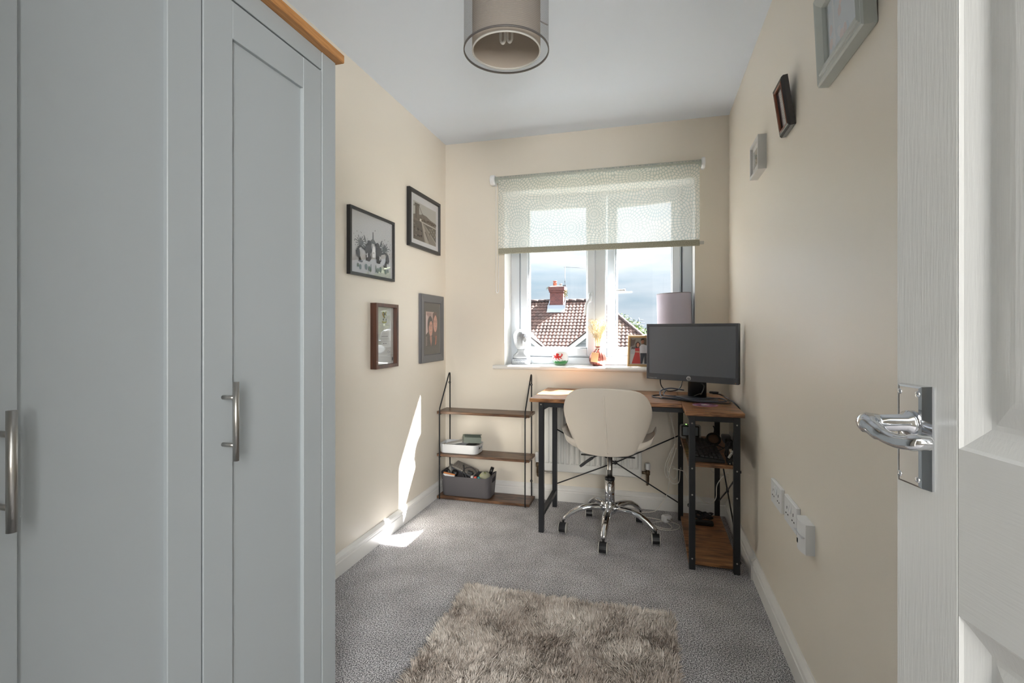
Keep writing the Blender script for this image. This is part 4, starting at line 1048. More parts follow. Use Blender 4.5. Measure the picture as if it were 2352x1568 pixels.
cable('monitor_cable', [(1.52, -.33, ZD+.045), (1.45, -.30, ZD+.05), (1.40, -.31, ZD+.035), (1.405, -.40, z0+.01), (1.47, -.46, z0+.012), (1.56, -.475, z0+.012), (1.64, -.45, z0+.018), (1.69, -.40, z0+.012), (1.712, -.45, z0+.010), (1.70, -.505, z0+.010), (1.64, -.52, z0+.010), (1.56, -.51, z0+.010), (1.48, -.485, z0+.022), (1.42, -.44, z0+.024), (1.415, -.38, z0+.028), (1.43, -.33, z0+.04)], .0036, mat('grey_blue_cable', lin(70, 78, 92), .3), 'thick grey blue video lead looped around the monitor foot')
cable('monitor_cable', [(1.50, -.27, z0), (1.39, -.25, z0), (1.355, -.30, z0), (1.38, -.36, z0), (1.45, -.42, z0+.002), (1.54, -.46, z0), (1.62, -.485, z0), (1.68, -.53, z0+.004), (1.72, -.50, z0+.002), (1.735, -.42, z0), (1.72, -.34, z0)], .0032, blackc, 'thin black power lead in a flat loop under the monitor')
vc = cable('monitor_cable', [(1.60, -.395, .812), (1.615, -.40, .795), (1.60, -.415, .76), (1.585, -.45, z0+.036), (1.56, -.455, z0+.026)], .0032, blackc, 'black lead dropping from the right underside of the monitor')
cable('monitor_cable', [(1.665, -.31, ZD+.03), (1.70, -.33, ZD+.028), (1.735, -.40, ZD+.012), (1.752, -.45, ZD+.002), (1.768, -.50, ZD-.02), (1.772, -.52, ZD-.06)], .0034, blackc, 'black lead running over the right edge of the desk')
pg = thing('video_plug', 'black video plug with metal tip lying behind the monitor', 'plug', (1.67, -.32, ZD))
m = M().box(-.024, .024, -.010, .010, -.006, .006, .003).rotz(-.45, (0, 0, 0)).move((1.672, -.325, ZD+.037)); obj('plug_body', m, blackp, pg)
m = M().box(.024, .034, -.0075, .0075, -.004, .004, .001).rotz(-.45, (0, 0, 0)).move((1.672, -.325, ZD+.037)); obj('plug_tip', m, steel, pg)

# ------------------------------------------------------------------ on the tower's middle shelf
ZM = .4785
kb = thing('computer_keyboard', 'black computer keyboard on the middle shelf of the desk tower', 'keyboard', (1.59, -.42, ZM))
kx0, kx1, ky0, ky1 = 1.535, 1.672, -.705, -.255
m = M().loft([[(kx0, ky0, ZM+.001), (kx1, ky0, ZM+.001), (kx1, ky1, ZM+.001), (kx0, ky1, ZM+.001)], [(kx0, ky0, ZM+.024), (kx1, ky0, ZM+.013), (kx1, ky1, ZM+.013), (kx0, ky1, ZM+.024)], [(kx0+.004, ky0+.004, ZM+.026), (kx1-.004, ky0+.004, ZM+.015), (kx1-.004, ky1-.004, ZM+.015), (kx0+.004, ky1-.004, ZM+.026)]], smooth=False)
obj('key_case', m, blackp, kb)
keym = mat('key_black', lin(40, 41, 44), .45); key_mesh = None
def zk(x): return ZM+.026-.011*(x-kx0)/(kx1-kx0)
rowx = [kx0+.016+.0195*i+(.006 if i else 0) for i in range(6)]
kn = 0
for i, x in enumerate(rowx):
    y = ky0+.012; c_ = 0
    while y < ky1-.012:
        w = .0185
        if i == 5 and 4 <= c_ <= 4: w = .105
        if c_ in (3, 18): y += .007
        if y+w > ky1-.008: break
        m = M().loft([[(x-.0085+e, y+e, zk(x)+h_), (x+.0085-e, y+e, zk(x+.017)+h_+.001), (x+.0085-e, y+w-e-.001, zk(x+.017)+h_+.001), (x-.0085+e, y+w-e-.001, zk(x)+h_)] for e, h_ in ((0, 0), (.002, .006))], smooth=False)
        if w < .02:
            if key_mesh is None:
                o = obj('key', m, keym, kb); key_mesh = (o, x, y)
            else:
                o = key_mesh[0].copy(); COL.objects.link(o); o.location = (x-key_mesh[1], y-key_mesh[2], zk(x)-zk(key_mesh[1]))
        else: obj('key', m, keym, kb)["label"] = 'long space bar'
        y += w+.001; c_ += 1; kn += 1
text('hp', .009, 'logo_letters', MT['lettering_grey'], kb, Matrix.Translation((kx1-.012, ky0+.02, ZM+.0168)) @ Matrix.Rotation(PI/2, 4, 'Z'), .0001, .2)
sm = thing('energy_display', 'grey energy display with small screen standing behind the keyboard', 'display', (1.555, -.17, ZM))
def sloc(m): return m.rot(math.radians(-8), 'X', (0, 0, 0)).rotz(math.radians(-4), (0, 0, 0)).move((1.561, -.212, ZM+.0035))
m = M()
def rrect(w, h, r, n=6):
    o = []
    for cx, cy, a0 in ((w-r, h-r, 0), (-w+r, h-r, PI/2), (-w+r, -h+r, PI), (w-r, -h+r, 1.5*PI)):
        for k in range(n+1): a = a0+PI/2*k/n; o.append((cx+r*math.cos(a), cy+r*math.sin(a)))
    return o
def rloft(levels, zc): return M().loft([[(u, y, zc+v) for u, v in rrect(w, h, r)] for w, h, r, y in levels])
obj('display_body', sloc(rloft([(.054, .036, .012, .022), (.056, .038, .012, .016), (.056, .038, .012, .004), (.053, .035, .010, 0)], .040)), mat('display_grey', lin(176, 178, 178), .4), sm)
obj('display_bezel', sloc(rloft([(.047, .030, .006, .001), (.047, .030, .006, -.0006), (.046, .029, .005, -.001)], .041)), blackp, sm)
obj('screen', sloc(M().box(-.040, .040, -.0013, -.0008, .018, .064)), mat('lcd_blue_grey', lin(120, 132, 144), .15), sm)
obj('display_base', M().box(-.045, .045, .004, .035, .0005, .005, .002).rotz(math.radians(-4), (0, 0, 0)).move((1.561, -.212, ZM)), MT['display_grey'], sm)
for x, c_ in ((-.022, (120, 230, 90)), (.010, (255, 90, 40))):
    lm = bpy.data.materials.new('led'); lm.use_nodes = True; p_ = lm.node_tree.nodes['Principled BSDF']; p_.inputs['Emission Color'].default_value = (*lin(*c_), 1); p_.inputs['Emission Strength'].default_value = 1.5; p_.inputs['Base Color'].default_value = (*lin(*c_), 1)
    obj('indicator_light', sloc(M().box(x-.004, x+.004, -.0006, .006, .0765, .0790, .0008)), lm, sm)
obj('display_top', sloc(M().box(-.034, .034, .0005, .016, .0755, .0775, .001)), blackp, sm)
# coiled headset lead
pts = []
for k in range(64):
    a = 2*PI*k/12.5
    r1 = .040+.006*math.sin(k*1.7); pts.append((1.700+r1*.42*math.cos(a)+.004*math.sin(k*.9), -.665+.03*math.sin(k*.37)*.4+.01*math.cos(a), ZM+.048+r1*math.sin(a)*.98))
single('headset_lead', M().tube(bez(pts, 4), .0034, 6), blackc, 'thick coil of black headset lead at the front right of the tower shelf', 'cable')
hd = thing('headset', 'black headset earpiece with a brown pad behind the lead coil', 'headset', (1.66, -.36, ZM))
m = M().lathe((0, 0, 0), [(.030, 0), (.036, .004), (.037, .010), (.034, .015), (.027, .015), (.026, .008)], 28).rot(math.radians(50), 'X', (0, 0, 0)).move((1.662, -.375, ZM+.038)); obj('ear_cup', m, blackp, hd)
m = M().lathe((0, 0, 0), [(0, .007), (.026, .007), (.0265, .010), (0, .011)], 24).rot(math.radians(50), 'X', (0, 0, 0)).move((1.662, -.375, ZM+.038)); obj('ear_pad', m, mat('pad_brown', lin(110, 86, 70), .8), hd)
obj('boom_arm', M().tube(bez([(1.668, -.345, ZM+.065), (1.672, -.34, ZM+.085), (1.668, -.345, ZM+.10), (1.664, -.35, ZM+.104)], 5), .003, 8), blackp, hd)
cable('thin_lead', [(1.57, -.70, ZM+.034), (1.62, -.62, ZM+.030), (1.66, -.58, ZM+.030), (1.685, -.60, ZM+.05)], .0026, blackc, 'thin black lead crossing the keyboard to the coil')
cable('thin_lead', [(1.575, -.60, ZM+.036), (1.60, -.54, ZM+.034), (1.64, -.49, ZM+.032), (1.67, -.48, ZM+.032), (1.69, -.52, ZM+.03)], .0026, blackc, 'second thin black lead looped further back over the keyboard')
pk = thing('audio_jack', 'silver banded jack plug clipped across the lead coil', 'plug', (1.695, -.712, ZM+.04))
m = M().tube([(1.686, -.714, ZM+.030), (1.706, -.714, ZM+.062)], .0052, 10)
obj('jack_body', m, whitec, pk)
for k in range(4):
    a_ = Vector((1.686, -.714, ZM+.030)).lerp(Vector((1.706, -.714, ZM+.062)), .15+.2*k); d_ = Vector((.53, 0, .85))*.0012
    obj('grip_ring', M().tube([a_-d_, a_+d_], .0060, 10), MT['display_grey'], pk)
db = thing('docking_box', 'small black box with silver connectors at the shelf edge', 'box', (1.715, -.69, ZM))
obj('box_body', M().box(1.683, 1.722, -.722, -.655, ZM+.0005, ZM+.020, .002), blackp, db)
for x, w, h_ in ((1.6905, .005, .006), (1.703, .003, .013), (1.7125, .004, .010)): obj('connector', M().box(x-w/2, x+w/2, -.7245, -.7205, ZM+.003, ZM+.003+h_, .0006), mat('connector_silver', lin(214, 206, 190), .3, .3) if 'connector_silver' not in MT else MT['connector_silver'], db)
# socket behind the tower with plugs
sk_ = thing('wall_socket', 'white double wall socket low in the back corner behind the tower', 'socket', (W, -.16, .47))
obj('faceplate', M().box(W-.012, W, -.235, -.09, .427, .513, .002), whitep, sk_)
plm = mat('plug_grey', lin(120, 122, 128), .35)
pl1 = thing('mains_plug', 'clear grey mains plug in the back corner socket', 'plug', (W-.03, -.125, .47)); obj('plug_body', M().box(W-.058, W-.0122, -.150, -.100, .452, .498, .006), plm, pl1)
pl2 = thing('mains_plug', 'black mains plug in the back corner socket', 'plug', (W-.03, -.205, .46)); obj('plug_body', M().box(W-.050, W-.0122, -.230, -.182, .440, .490, .008), blackp, pl2)
# leads behind and below
cable('power_lead', [(1.735, -.21, .44), (1.72, -.22, .40), (1.712, -.24, .36), (1.716, -.26, .42), (1.722, -.25, .455)], .0032, blackc, 'black lead hanging under the socket at the tower back')
g = 'white leads around the tower legs'
cable('white_lead', [(1.455, -.14, .695), (1.452, -.15, .62), (1.475, -.155, .52), (1.482, -.16, .44), (1.455, -.165, .36), (1.44, -.17, .29), (1.475, -.17, .235), (1.495, -.175, .28), (1.465, -.18, .32), (1.44, -.18, .28), (1.46, -.18, .22), (1.50, -.19, .225), (1.508, -.19, .30)], .0022, whitec, 'white lead hanging down beside the middle desk leg in loops')
cable('white_lead', [(1.480, -.186, .44), (1.442, -.188, .36), (1.425, -.19, .29), (1.44, -.195, .25), (1.462, -.196, .33), (1.488, -.19, .42)], .0024, whitec, 'doubled white lead hanging left of the middle desk leg')
cable('white_lead', [(1.470, -.215, .308), (1.53, -.22, .295), (1.56, -.23, .22), (1.60, -.25, .17), (1.655, -.25, .14), (1.69, -.24, .17), (1.700, -.22, .24), (1.745, -.21, .30), (1.765, -.17, .29)], .0026, whitec, 'white lead sagging across the back of the desk tower')
cable('white_lead', [(1.682, -.095, .45), (1.680, -.085, .36), (1.685, -.06, .28), (1.73, -.05, .25), (1.775, -.06, .245)], .0024, whitec, 'white lead dropping from the back corner socket')
cable('white_lead', [(1.24, -.165, .003), (1.33, -.165, .003), (1.42, -.20, .003), (1.46, -.27, .003), (1.44, -.31, .003), (1.38, -.29, .003), (1.36, -.24, .003), (1.44, -.20, .003), (1.50, -.24, .003), (1.49, -.30, .003), (1.42, -.33, .003), (1.36, -.30, .003)], .0024, whitec, 'white extension lead lying on the carpet behind the chair')
cable('white_lead', [(1.455, -.13, .23), (1.44, -.14, .14), (1.40, -.15, .07), (1.36, -.14, .03), (1.25, -.10, .006), (1.12, -.06, .003)], .0022, whitec, 'thin white lead trailing down the skirting to the carpet')
wp = thing('mains_plug', 'white mains plug lying on the carpet beside the tower', 'plug', (1.435, -.235, 0)); obj('plug_body', M().box(-.026, .026, -.022, .022, .001, .040, .008).rotz(.6, (0, 0, 0)).move((1.435, -.20, 0)), whitep, wp)
obj('plug_pins', M().box(-.004, .004, -.04, -.02, .012, .020, .001).box(.010, .014, -.038, -.02, .018, .026).box(-.014, -.010, -.038, -.02, .018, .026).rotz(.6, (0, 0, 0)).move((1.435, -.20, 0)), steel, wp)['kind'] = 'stuff'
pts = []
rr = random.Random(3)
for k in range(46):
    a = 2*PI*k/9.3; pts.append((1.622+(.040+.010*rr.random())*math.cos(a)*(1.35 if k % 2 else 1), -.172+(.035+.012*rr.random())*math.sin(a), .040+.035*abs(math.sin(k*.61))*rr.random()))
pts = [(1.552, -.20, .115), (1.560, -.19, .09)]+pts+[(1.66, -.205, .040), (1.683, -.185, .040)]
single('cable_heap', M().tube(bez(pts, 4), .0033, 6), blackc, 'tangled heap of black leads at the back of the tower bottom shelf', 'cable')
pb_ = thing('power_brick', 'black power brick in front of the heap of leads on the tower bottom shelf', 'charger', (1.63, -.266, .029)); obj('brick_body', M().box(1.58, 1.675, -.286, -.246, .0288, .050, .005), blackp, pb_)

# ------------------------------------------------------------------ things on the window sill
ZS = .8585
# phrenology head
hx, hy = .515, .085
hd_ = thing('phrenology_head', 'white china phrenology head on the left of the window sill', 'ornament', (hx, hy, ZS))
china = mat('white_china', lin(158, 163, 167), .22, coat=.5); ink = mat('ink_blue_black', lin(58, 62, 84), .4)
bw = .057
m = M().loft([[(hx-bw+i, hy-.042+i, ZS+z), (hx+bw-i, hy-.042+i, ZS+z), (hx+bw-i, hy+.042-i, ZS+z), (hx-bw+i, hy+.042-i, ZS+z)] for i, z in ((.002, 0), (0, .002), (0, .036), (.002, .038))], smooth=False)
obj('plinth', m, china, hd_)
rings = []
for z, w, d, oy in ((.038, .056, .040, 0), (.050, .0555, .040, 0), (.060, .054, .038, .002), (.070, .046, .034, .004), (.080, .036, .030, .004), (.092, .031, .028, .004), (.108, .030, .028, .003)):
    rings.append([(hx+w*math.copysign(abs(math.cos(t))**(.55 if z < .075 else .9), math.cos(t)), hy+oy+d*math.copysign(abs(math.sin(t))**(.55 if z < .075 else .9), math.sin(t)), ZS+z) for t in [2*PI*k/28 for k in range(28)]])
obj('bust', M().loft(rings), china, hd_)
FA = math.radians(18)       # face turned a little to the right of the picture
rings = []; N = 40
for z, w, d, oy in ((.100, .028, .028, .006), (.106, .034, .042, .0), (.112, .0385, .050, -.001), (.120, .042, .055, -.001), (.132, .0455, .0585, .0), (.146, .049, .061, .001), (.160, .052, .064, .003), (.175, .054, .066, .004), (.190, .0545, .066, .005), (.204, .0525, .063, .005), (.216, .047, .057, .005), (.226, .037, .046, .005), (.233, .023, .030, .005), (.2365, .008, .011, .005)):
    ring = []
    for k in range(N):
        t = 2*PI*k/N; c, s_ = math.cos(t), math.sin(t)
        x = w*c; y = oy+d*s_
        f = max(0, -s_)**10          # toward the face centre line
        u = abs(c)
        if s_ < 0:
            if .138 < z < .172: y -= .019*max(0, 1-u/.22)*(1-(z-.138)/.05)            # nose
            if .158 < z < .17: y += .008*max(0, 1-abs(u-.36)/.22)                       # eye sockets
            if .172 <= z < .18: y -= .003*max(0, 1-abs(u-.34)/.3)                      # brow
            if .110 < z < .13: y -= .004*max(0, 1-u/.3)                                # chin and lips
            if .125 < z < .135: y -= .003*max(0, 1-u/.22)
        ring.append((x, y, z))
    rings.append(ring)
m = M().loft(rings).rotz(FA, (0, 0, 0)).move((hx-.003, hy, ZS)); ho = obj('head', m, china, hd_)
def headpt(th, z, off=.0008):
    """point on the skull; th = angle from the face centre line"""
    pr = [(.120, .042, .055), (.146, .049, .061), (.175, .054, .066), (.190, .0545, .066), (.204, .0525, .063), (.216, .047, .057), (.226, .037, .046), (.233, .023, .030), (.2365, .008, .011)]
    for (za, wa, da), (zb, wb, db_) in zip(pr[:-1], pr[1:]):
        if za <= z <= zb: q = (z-za)/(zb-za); w = wa+(wb-wa)*q; d = da+(db_-da)*q; break
    p = Vector((math.sin(th)*(w+off), -math.cos(th)*(d+off)+.0045, z))
    p = Matrix.Rotation(FA, 3, 'Z') @ p
    return Vector((hx-.003, hy, ZS))+p
m = M(); lw = .00055
m.tube([headpt(0, .178+.0035*k) for k in range(16)], lw, 4)
for th0, th1, za, zb in ((-.95, -.12, .184, .188), (-.9, -.15, .193, .196), (.12, 1.4, .188, .184), (.1, 1.4, .203, .197), (.1, 1.2, .218, .212), (-1.2, -.1, .176, .180)):
    m.tube([headpt(th0+(th1-th0)*k/8, za+(zb-za)*k/8+.002*math.sin(k)) for k in range(9)], lw, 4)
for th in (.35, .6, .85, 1.1): m.tube([headpt(th+.03*k, .178+.0055*k) for k in range(8)], lw, 4)
for k in range(40):
    th = .15+1.1*((k*7) % 11)/11; z = .180+.038*((k*5) % 9)/9
    m.tube([headpt(th, z), headpt(th+.09, z+.001)], .0006, 4)
for s_ in (-1, 1):
    m.tube([headpt(s_*(.22+.06*k), .1655+.0018*math.sin(PI*k/6), -.003) for k in range(7)], .0007, 4); m.tube([headpt(s_*(.2+.07*k), .174+.002*math.sin(PI*k/6), .001) for k in range(7)], .0008, 4)
o = obj('ink_lines', m, ink, ho); o['kind'] = 'stuff'
m = M(); yf = hy-.0425
for a, b in (((-bw, .001), (bw, .001)), ((bw, .001), (bw, .037)), ((bw, .037), (-bw, .037)), ((-bw, .037), (-bw, .001))):
    m.bar((hx+a[0], yf, ZS+a[1]), (hx+b[0], yf, ZS+b[1]), .0016, .0016)
m.bar((hx-bw, hy-.042, ZS+.037), (hx-bw, hy+.042, ZS+.037), .0014); m.bar((hx-bw, hy-.042, ZS+.001), (hx-bw, hy+.042, ZS+.001), .0014)
obj('plinth_border', m, ink, hd_)
FM = lambda z: face_mtx((hx, hy-.0428, ZS+z), (1, 0, 0), (0, -1, 0))
text('PHRENOLOGY', .0125, 'plinth_lettering', ink, hd_, FM(.0275), .0001); text('BY', .006, 'plinth_lettering', ink, hd_, FM(.0185), .0001); text('L.N. FOWLER', .0105, 'plinth_lettering', ink, hd_, FM(.0095), .0001)

# tealight bowl with a red dragon
bx, by_ = .777, .085
tb = thing('tealight_holder', 'round white and green glass tealight bowl painted with a red dragon', 'candle holder', (bx, by_, ZS))
prof = [(.030, 0), (.036, .002), (.047, .016), (.0525, .034), (.0535, .05), (.050, .068), (.044, .082), (.041, .088), (.0385, .0865), (.042, .078), (.048, .064), (.050, .05), (.048, .034), (.042, .014), (.03, .006), (0, .006)]
def bowl_mat():
    m = bpy.data.materials.new('flag_glass'); m.use_nodes = True; n = m.node_tree; p = n.nodes['Principled BSDF']; l = n.links.new
    t = nn(n, 'ShaderNodeTexCoord'); s_ = nn(n, 'ShaderNodeSeparateXYZ'); l(t.outputs['Object'], s_.inputs[0])
    z = nn(n, 'ShaderNodeTexNoise'); z.inputs['Scale'].default_value = 60; l(t.outputs['Object'], z.inputs['Vector'])
    a = nn(n, 'ShaderNodeMath', operation='MULTIPLY_ADD'); l(z.outputs[0], a.inputs[0]); a.inputs[1].default_value = .035; l(s_.outputs[2], a.inputs[2])
    r = nn(n, 'ShaderNodeValToRGB'); r.color_ramp.elements[0].position = .043; r.color_ramp.elements[0].color = (*lin(70, 150, 84), 1)
    r.color_ramp.elements[1].position = .049; r.color_ramp.elements[1].color = (*lin(238, 240, 240), 1)
    l(a.outputs[0], r.inputs[0]); l(r.outputs[0], p.inputs['Base Color']); p.inputs['Roughness'].default_value = .12; p.inputs['Coat Weight'].default_value = .6
    return m
gb = obj('bowl', M().lathe((bx, by_, ZS), prof, 40), bowl_mat(), tb)
drag = [(-.92, .38), (-.78, .52), (-.70, .66), (-.60, .56), (-.50, .60), (-.44, .48), (-.30, .40), (-.20, .55), (-.28, .78), (-.10, .98), (.04, .84), (.16, .94), (.22, .76), (.34, .80), (.30, .60), (.20, .42), (.42, .36), (.60, .44), (.70, .66), (.62, .82), (.74, .92), (.82, .78), (.98, .70), (.86, .64), (.84, .40), (.72, .22), (.58, .12), (.64, -.04), (.78, -.12), (.70, -.24), (.54, -.18), (.44, -.02), (.30, -.08), (.34, -.28), (.48, -.40), (.34, -.52), (.20, -.40), (.16, -.16), (-.06, -.12), (-.14, -.32), (-.02, -.48), (-.20, -.56), (-.30, -.38), (-.28, -.14), (-.46, .00), (-.58, -.10), (-.56, -.28), (-.44, -.38), (-.62, -.44), (-.74, -.24), (-.70, .02), (-.56, .16), (-.52, .32), (-.66, .36), (-.80, .28)]
def onbowl(u, v, off=.0004):
    z = .050+v*.030; a = u*.82
    for (r0, z0_), (r1, z1_) in zip(prof[:7], prof[1:8]):
        if z0_ <= z <= z1_: r_ = r0+(r1-r0)*(z-z0_)/(z1_-z0_); break
    else: r_ = .044
    a -= .25
    return (bx+(r_+off)*math.sin(a), by_-(r_+off)*math.cos(a), ZS+z)
import mathutils.geometry as mg
tri = mg.tessellate_polygon([[Vector((u, v, 0)) for u, v in drag]])
m = M()
def sub(a, b, c, d=0):
    if d == 2: m.add([onbowl(*a), onbowl(*b), onbowl(*c)], [(0, 1, 2)]); return
    ab, bc, ca = [((p[0]+q[0])/2, (p[1]+q[1])/2) for p, q in ((a, b), (b, c), (c, a))]
    for t_ in ((a, ab, ca), (ab, b, bc), (ca, bc, c), (ab, bc, ca)): sub(*t_, d+1)
for t_ in tri: sub(*[drag[i] for i in t_])
obj('dragon_emblem', m, mat('dragon_red', lin(208, 40, 38), .3), gb)
obj('wax', M().lathe((bx, by_, ZS+.0062), [(0, .03), (.043, .03), (.041, .0), (0, 0)], 28), mat('wax', lin(236, 236, 230), .5), tb)

# ribbed vase with dried grasses
vx, vy = 1.021, .085
vs_ = thing('vase', 'rose gold ribbed round vase with a kraft tag', 'vase', (vx, vy, ZS))
rose = mat('rose_gold_glaze', lin(146, 88, 80), .16, .55)
vp = [(0, .0), (.030, 0), (.036, .002), (.048, .014), (.0545, .032), (.055, .048), (.050, .068), (.038, .086), (.024, .098), (.0165, .106), (.0155, .116), (.018, .124), (.0165, .125), (.0135, .116), (.0145, .106), (.0, .10)]
m = M(); n_ = 96; vsx = []; fsx = []
for i, (r_, z) in enumerate(vp):
    for k in range(n_):
        t = 2*PI*k/n_; f = 1+(.055*abs(math.cos(t*8))-.03 if .001 < z < .1 and 3 <= i <= 8 else 0)
        vsx.append((vx+r_*f*math.cos(t), vy+r_*f*math.sin(t), ZS+z))
for i in range(len(vp)-1):
    for k in range(n_): fsx.append((i*n_+k, i*n_+(k+1) % n_, (i+1)*n_+(k+1) % n_, (i+1)*n_+k))
obj('vase_body', m.add(vsx, fsx, 0, True), rose, vs_)
m = M().box(-.022, .022, -.0008, .0008, -.030, .030, .0004).rot(-.12, 'X', (0, 0, 0)).rot(.10, 'Y', (0, 0, 0)).rotz(-.1, (0, 0, 0)).move((vx-.014, vy-.0595, ZS+.056))
tg = obj('kraft_tag', m, mat('kraft', lin(196, 160, 118), .8), vs_)
obj('twine', M().tube(bez([(vx-.010, vy-.0585, ZS+.084), (vx-.002, vy-.034, ZS+.102), (vx, vy-.018, ZS+.112)], 5), .0009, 5), mat('twine', lin(190, 170, 130), .8), vs_)
obj('ribbon', M().lathe((vx, vy, ZS+.110), [(.0165, 0), (.0175, .002), (.0165, .005)], 20), mat('ribbon_white', lin(226, 222, 216), .6), vs_)
gr = thing('dried_grass', 'dried golden pampas and oat grass standing in the rose gold vase', 'dried grass', (vx, vy, ZS+.11))
rr = random.Random(11)
for k in range(17):
    a = rr.uniform(0, 2*PI); sp = rr.uniform(.015, .092); hgt = rr.uniform(.15, .215)-sp*.5
    tip = Vector((vx+sp*math.cos(a), vy+sp*.7*math.sin(a), ZS+.118+hgt)); base = Vector((vx+.006*math.cos(a), vy+.006*math.sin(a), ZS+.104))
    mid = base.lerp(tip, .5)+Vector((-.008*math.cos(a), 0, .02))
    path = bez([base, mid, tip], 8)
    st = obj('grass_stem', M().tube(path, .0009, 4), mat('straw', lin(206, 182, 128), .8) if 'straw' not in MT else MT['straw'], gr)
    m = M(); n0 = len(path)
    for j in range(210):
        q = .34+.66*rr.random(); p = path[min(n0-1, int(q*(n0-1)))]
        w = .021*math.sin(min(1, (q-.25)/.5)*PI*.75)
        b_ = rr.uniform(0, 2*PI); dr_ = Vector((math.cos(b_)*w*rr.random(), math.sin(b_)*w*rr.random(), rr.uniform(-.012, .014)))
        c = p+dr_; d = (dr_+Vector((0, 0, .012))).normalized()*rr.uniform(.004, .008); sd = d.cross(Vector((rr.random()-.5, rr.random()-.5, rr.random()-.5))).normalized()*.0014
        m.add([c-d*.5, c+sd, c+d*.6, c-sd], [(0, 1, 2, 3)])
        if j % 6 == 0: m.tube([p, c], .0003, 3)
    o = obj('seed_head', m, mat('seed_'+str(k % 3), lin(*((206, 192, 160), (186, 170, 138), (164, 152, 130))[k % 3]), .8) if 'seed_'+str(k % 3) not in MT else MT['seed_'+str(k % 3)], st, False); o['kind'] = 'stuff'

# gold photo frame leaning on the sill
A = Art().rect((206, 206, 204), 0, 0, 1, 1)
A.rect((150, 148, 140), 0, .62, 1, 1); A.poly((110, 96, 90), [(0, .66), (.2, .72), (.26, .95), (.1, .92), (0, .97)]); A.poly((120, 110, 100), [(.5, .95), (.7, 1), (1, .9), (1, .7), (.6, .75)]); A.rect((190, 192, 194), 0, .38, 1, .64)
for k in range(6): A.ell((96, 84, 80), .08+.05*k, .60+.02*(k % 2), .03, .05)
A.poly((200, 60, 54), [(.24, .60), (.36, .66), (.50, .60), (.48, .44), (.52, .20), (.54, .02), (.10, .02), (.20, .30), (.26, .46)])
A.poly((60, 38, 36), [(.28, .60), (.26, .78), (.38, .86), (.50, .78), (.50, .58), (.44, .62)]); A.ell((206, 150, 126), .385, .725, .07, .085); A.poly((214, 160, 138), [(.24, .46), (.30, .44), (.54, .43), (.54, .48), (.30, .50)])
A.poly((226, 228, 234), [(.46, .66), (.56, .74), (.66, .76), (.86, .70), (.96, .60), (.94, .44), (.86, .40), (.50, .40)]); A.poly((44, 48, 60), [(.52, .42), (.88, .42), (.86, .02), (.74, .02), (.72, .30), (.64, .02), (.54, .02)])
A.ell((200, 144, 120), .62, .86, .085, .09); A.poly((56, 44, 40), [(.53, .88), (.55, .97), (.66, .98), (.71, .90), (.64, .93)]); A.poly((206, 150, 126), [(.92, .44), (.97, .44), (.90, .26), (.84, .28)])
lean = math.radians(16)
UV = Vector((math.cos(.10), -math.sin(.10), 0)); VV = Vector((math.sin(.10)*-math.sin(lean)*-1, math.cos(.10)*math.sin(lean), math.cos(lean))).normalized(); NV_ = UV.cross(VV)
VV = NV_.cross(UV)
picture('photo_frame', 'gold framed photograph of a couple, woman in red dress, leaning on the sill', 'photo frame', (1.208, .035, ZS+.001), tuple(UV), tuple(VV), tuple(NV_), .150, .200, [(0, 0), (0, .010), (.004, .013), (.010, .012), (.014, .008), (.0155, .006)], gold, A, 0)
fo = bpy.data.objects.get('photo_frame')
obj('easel_strut', M().bar(Vector((1.283, .075, ZS+.13)), Vector((1.285, .125, ZS+.002)), .03, .003), blackp, fo)

# table lamp behind the monitor
lx, ly = 1.492, .045
tl = thing('table_lamp', 'table lamp with grey fabric drum shade on the right of the sill', 'lamp', (lx, ly, ZS))
shade_m = mat('shade_linen', lin(200, 196, 212), .8, bump=(500, .1, 2, (1, 1, .2)))
t_ = math.radians(-2.2)
m = M().lathe((0, 0, 0), [(.1035, 0), (.1005, .225)], 56).lathe((0, 0, 0), [(.0990, .225), (.1020, 0)], 56)
obj('lamp_shade', m.rot(t_, 'Y', (0, 0, 0)).move((lx, ly, ZS+.225)), shade_m, tl, False)
m = M()
for r_, z in ((.1035, 0), (.1005, .225)): m.lathe((0, 0, z), [(r_-.002, -.001), (r_+.0006, -.001), (r_+.0006, .003), (r_-.002, .003), (r_-.002, -.001)], 56)
m.tube([(-.1, 0, .205), (.1, 0, .205)], .0015, 5).tube([(0, -.1, .205), (0, .1, .205)], .0015, 5)
obj('shade_ring', m.rot(t_, 'Y', (0, 0, 0)).move((lx, ly, ZS+.225)), mat('shade_lining', lin(150, 146, 152), .7), tl)
obj('lamp_base', M().lathe((lx, ly, ZS), [(0, 0), (.056, 0), (.058, .006), (.030, .016), (.018, .04), (.026, .08), (.032, .12), (.022, .17), (.010, .20), (.010, .26), (0, .26)], 32), mat('lamp_ceramic', lin(190, 188, 190), .25), tl)
obj('lamp_bulb', M().lathe((lx, ly, ZS+.26), [(.012, 0), (.013, .02), (.028, .05), (.030, .07), (.022, .092), (0, .10)], 20), MT['bulb_glass'], tl)

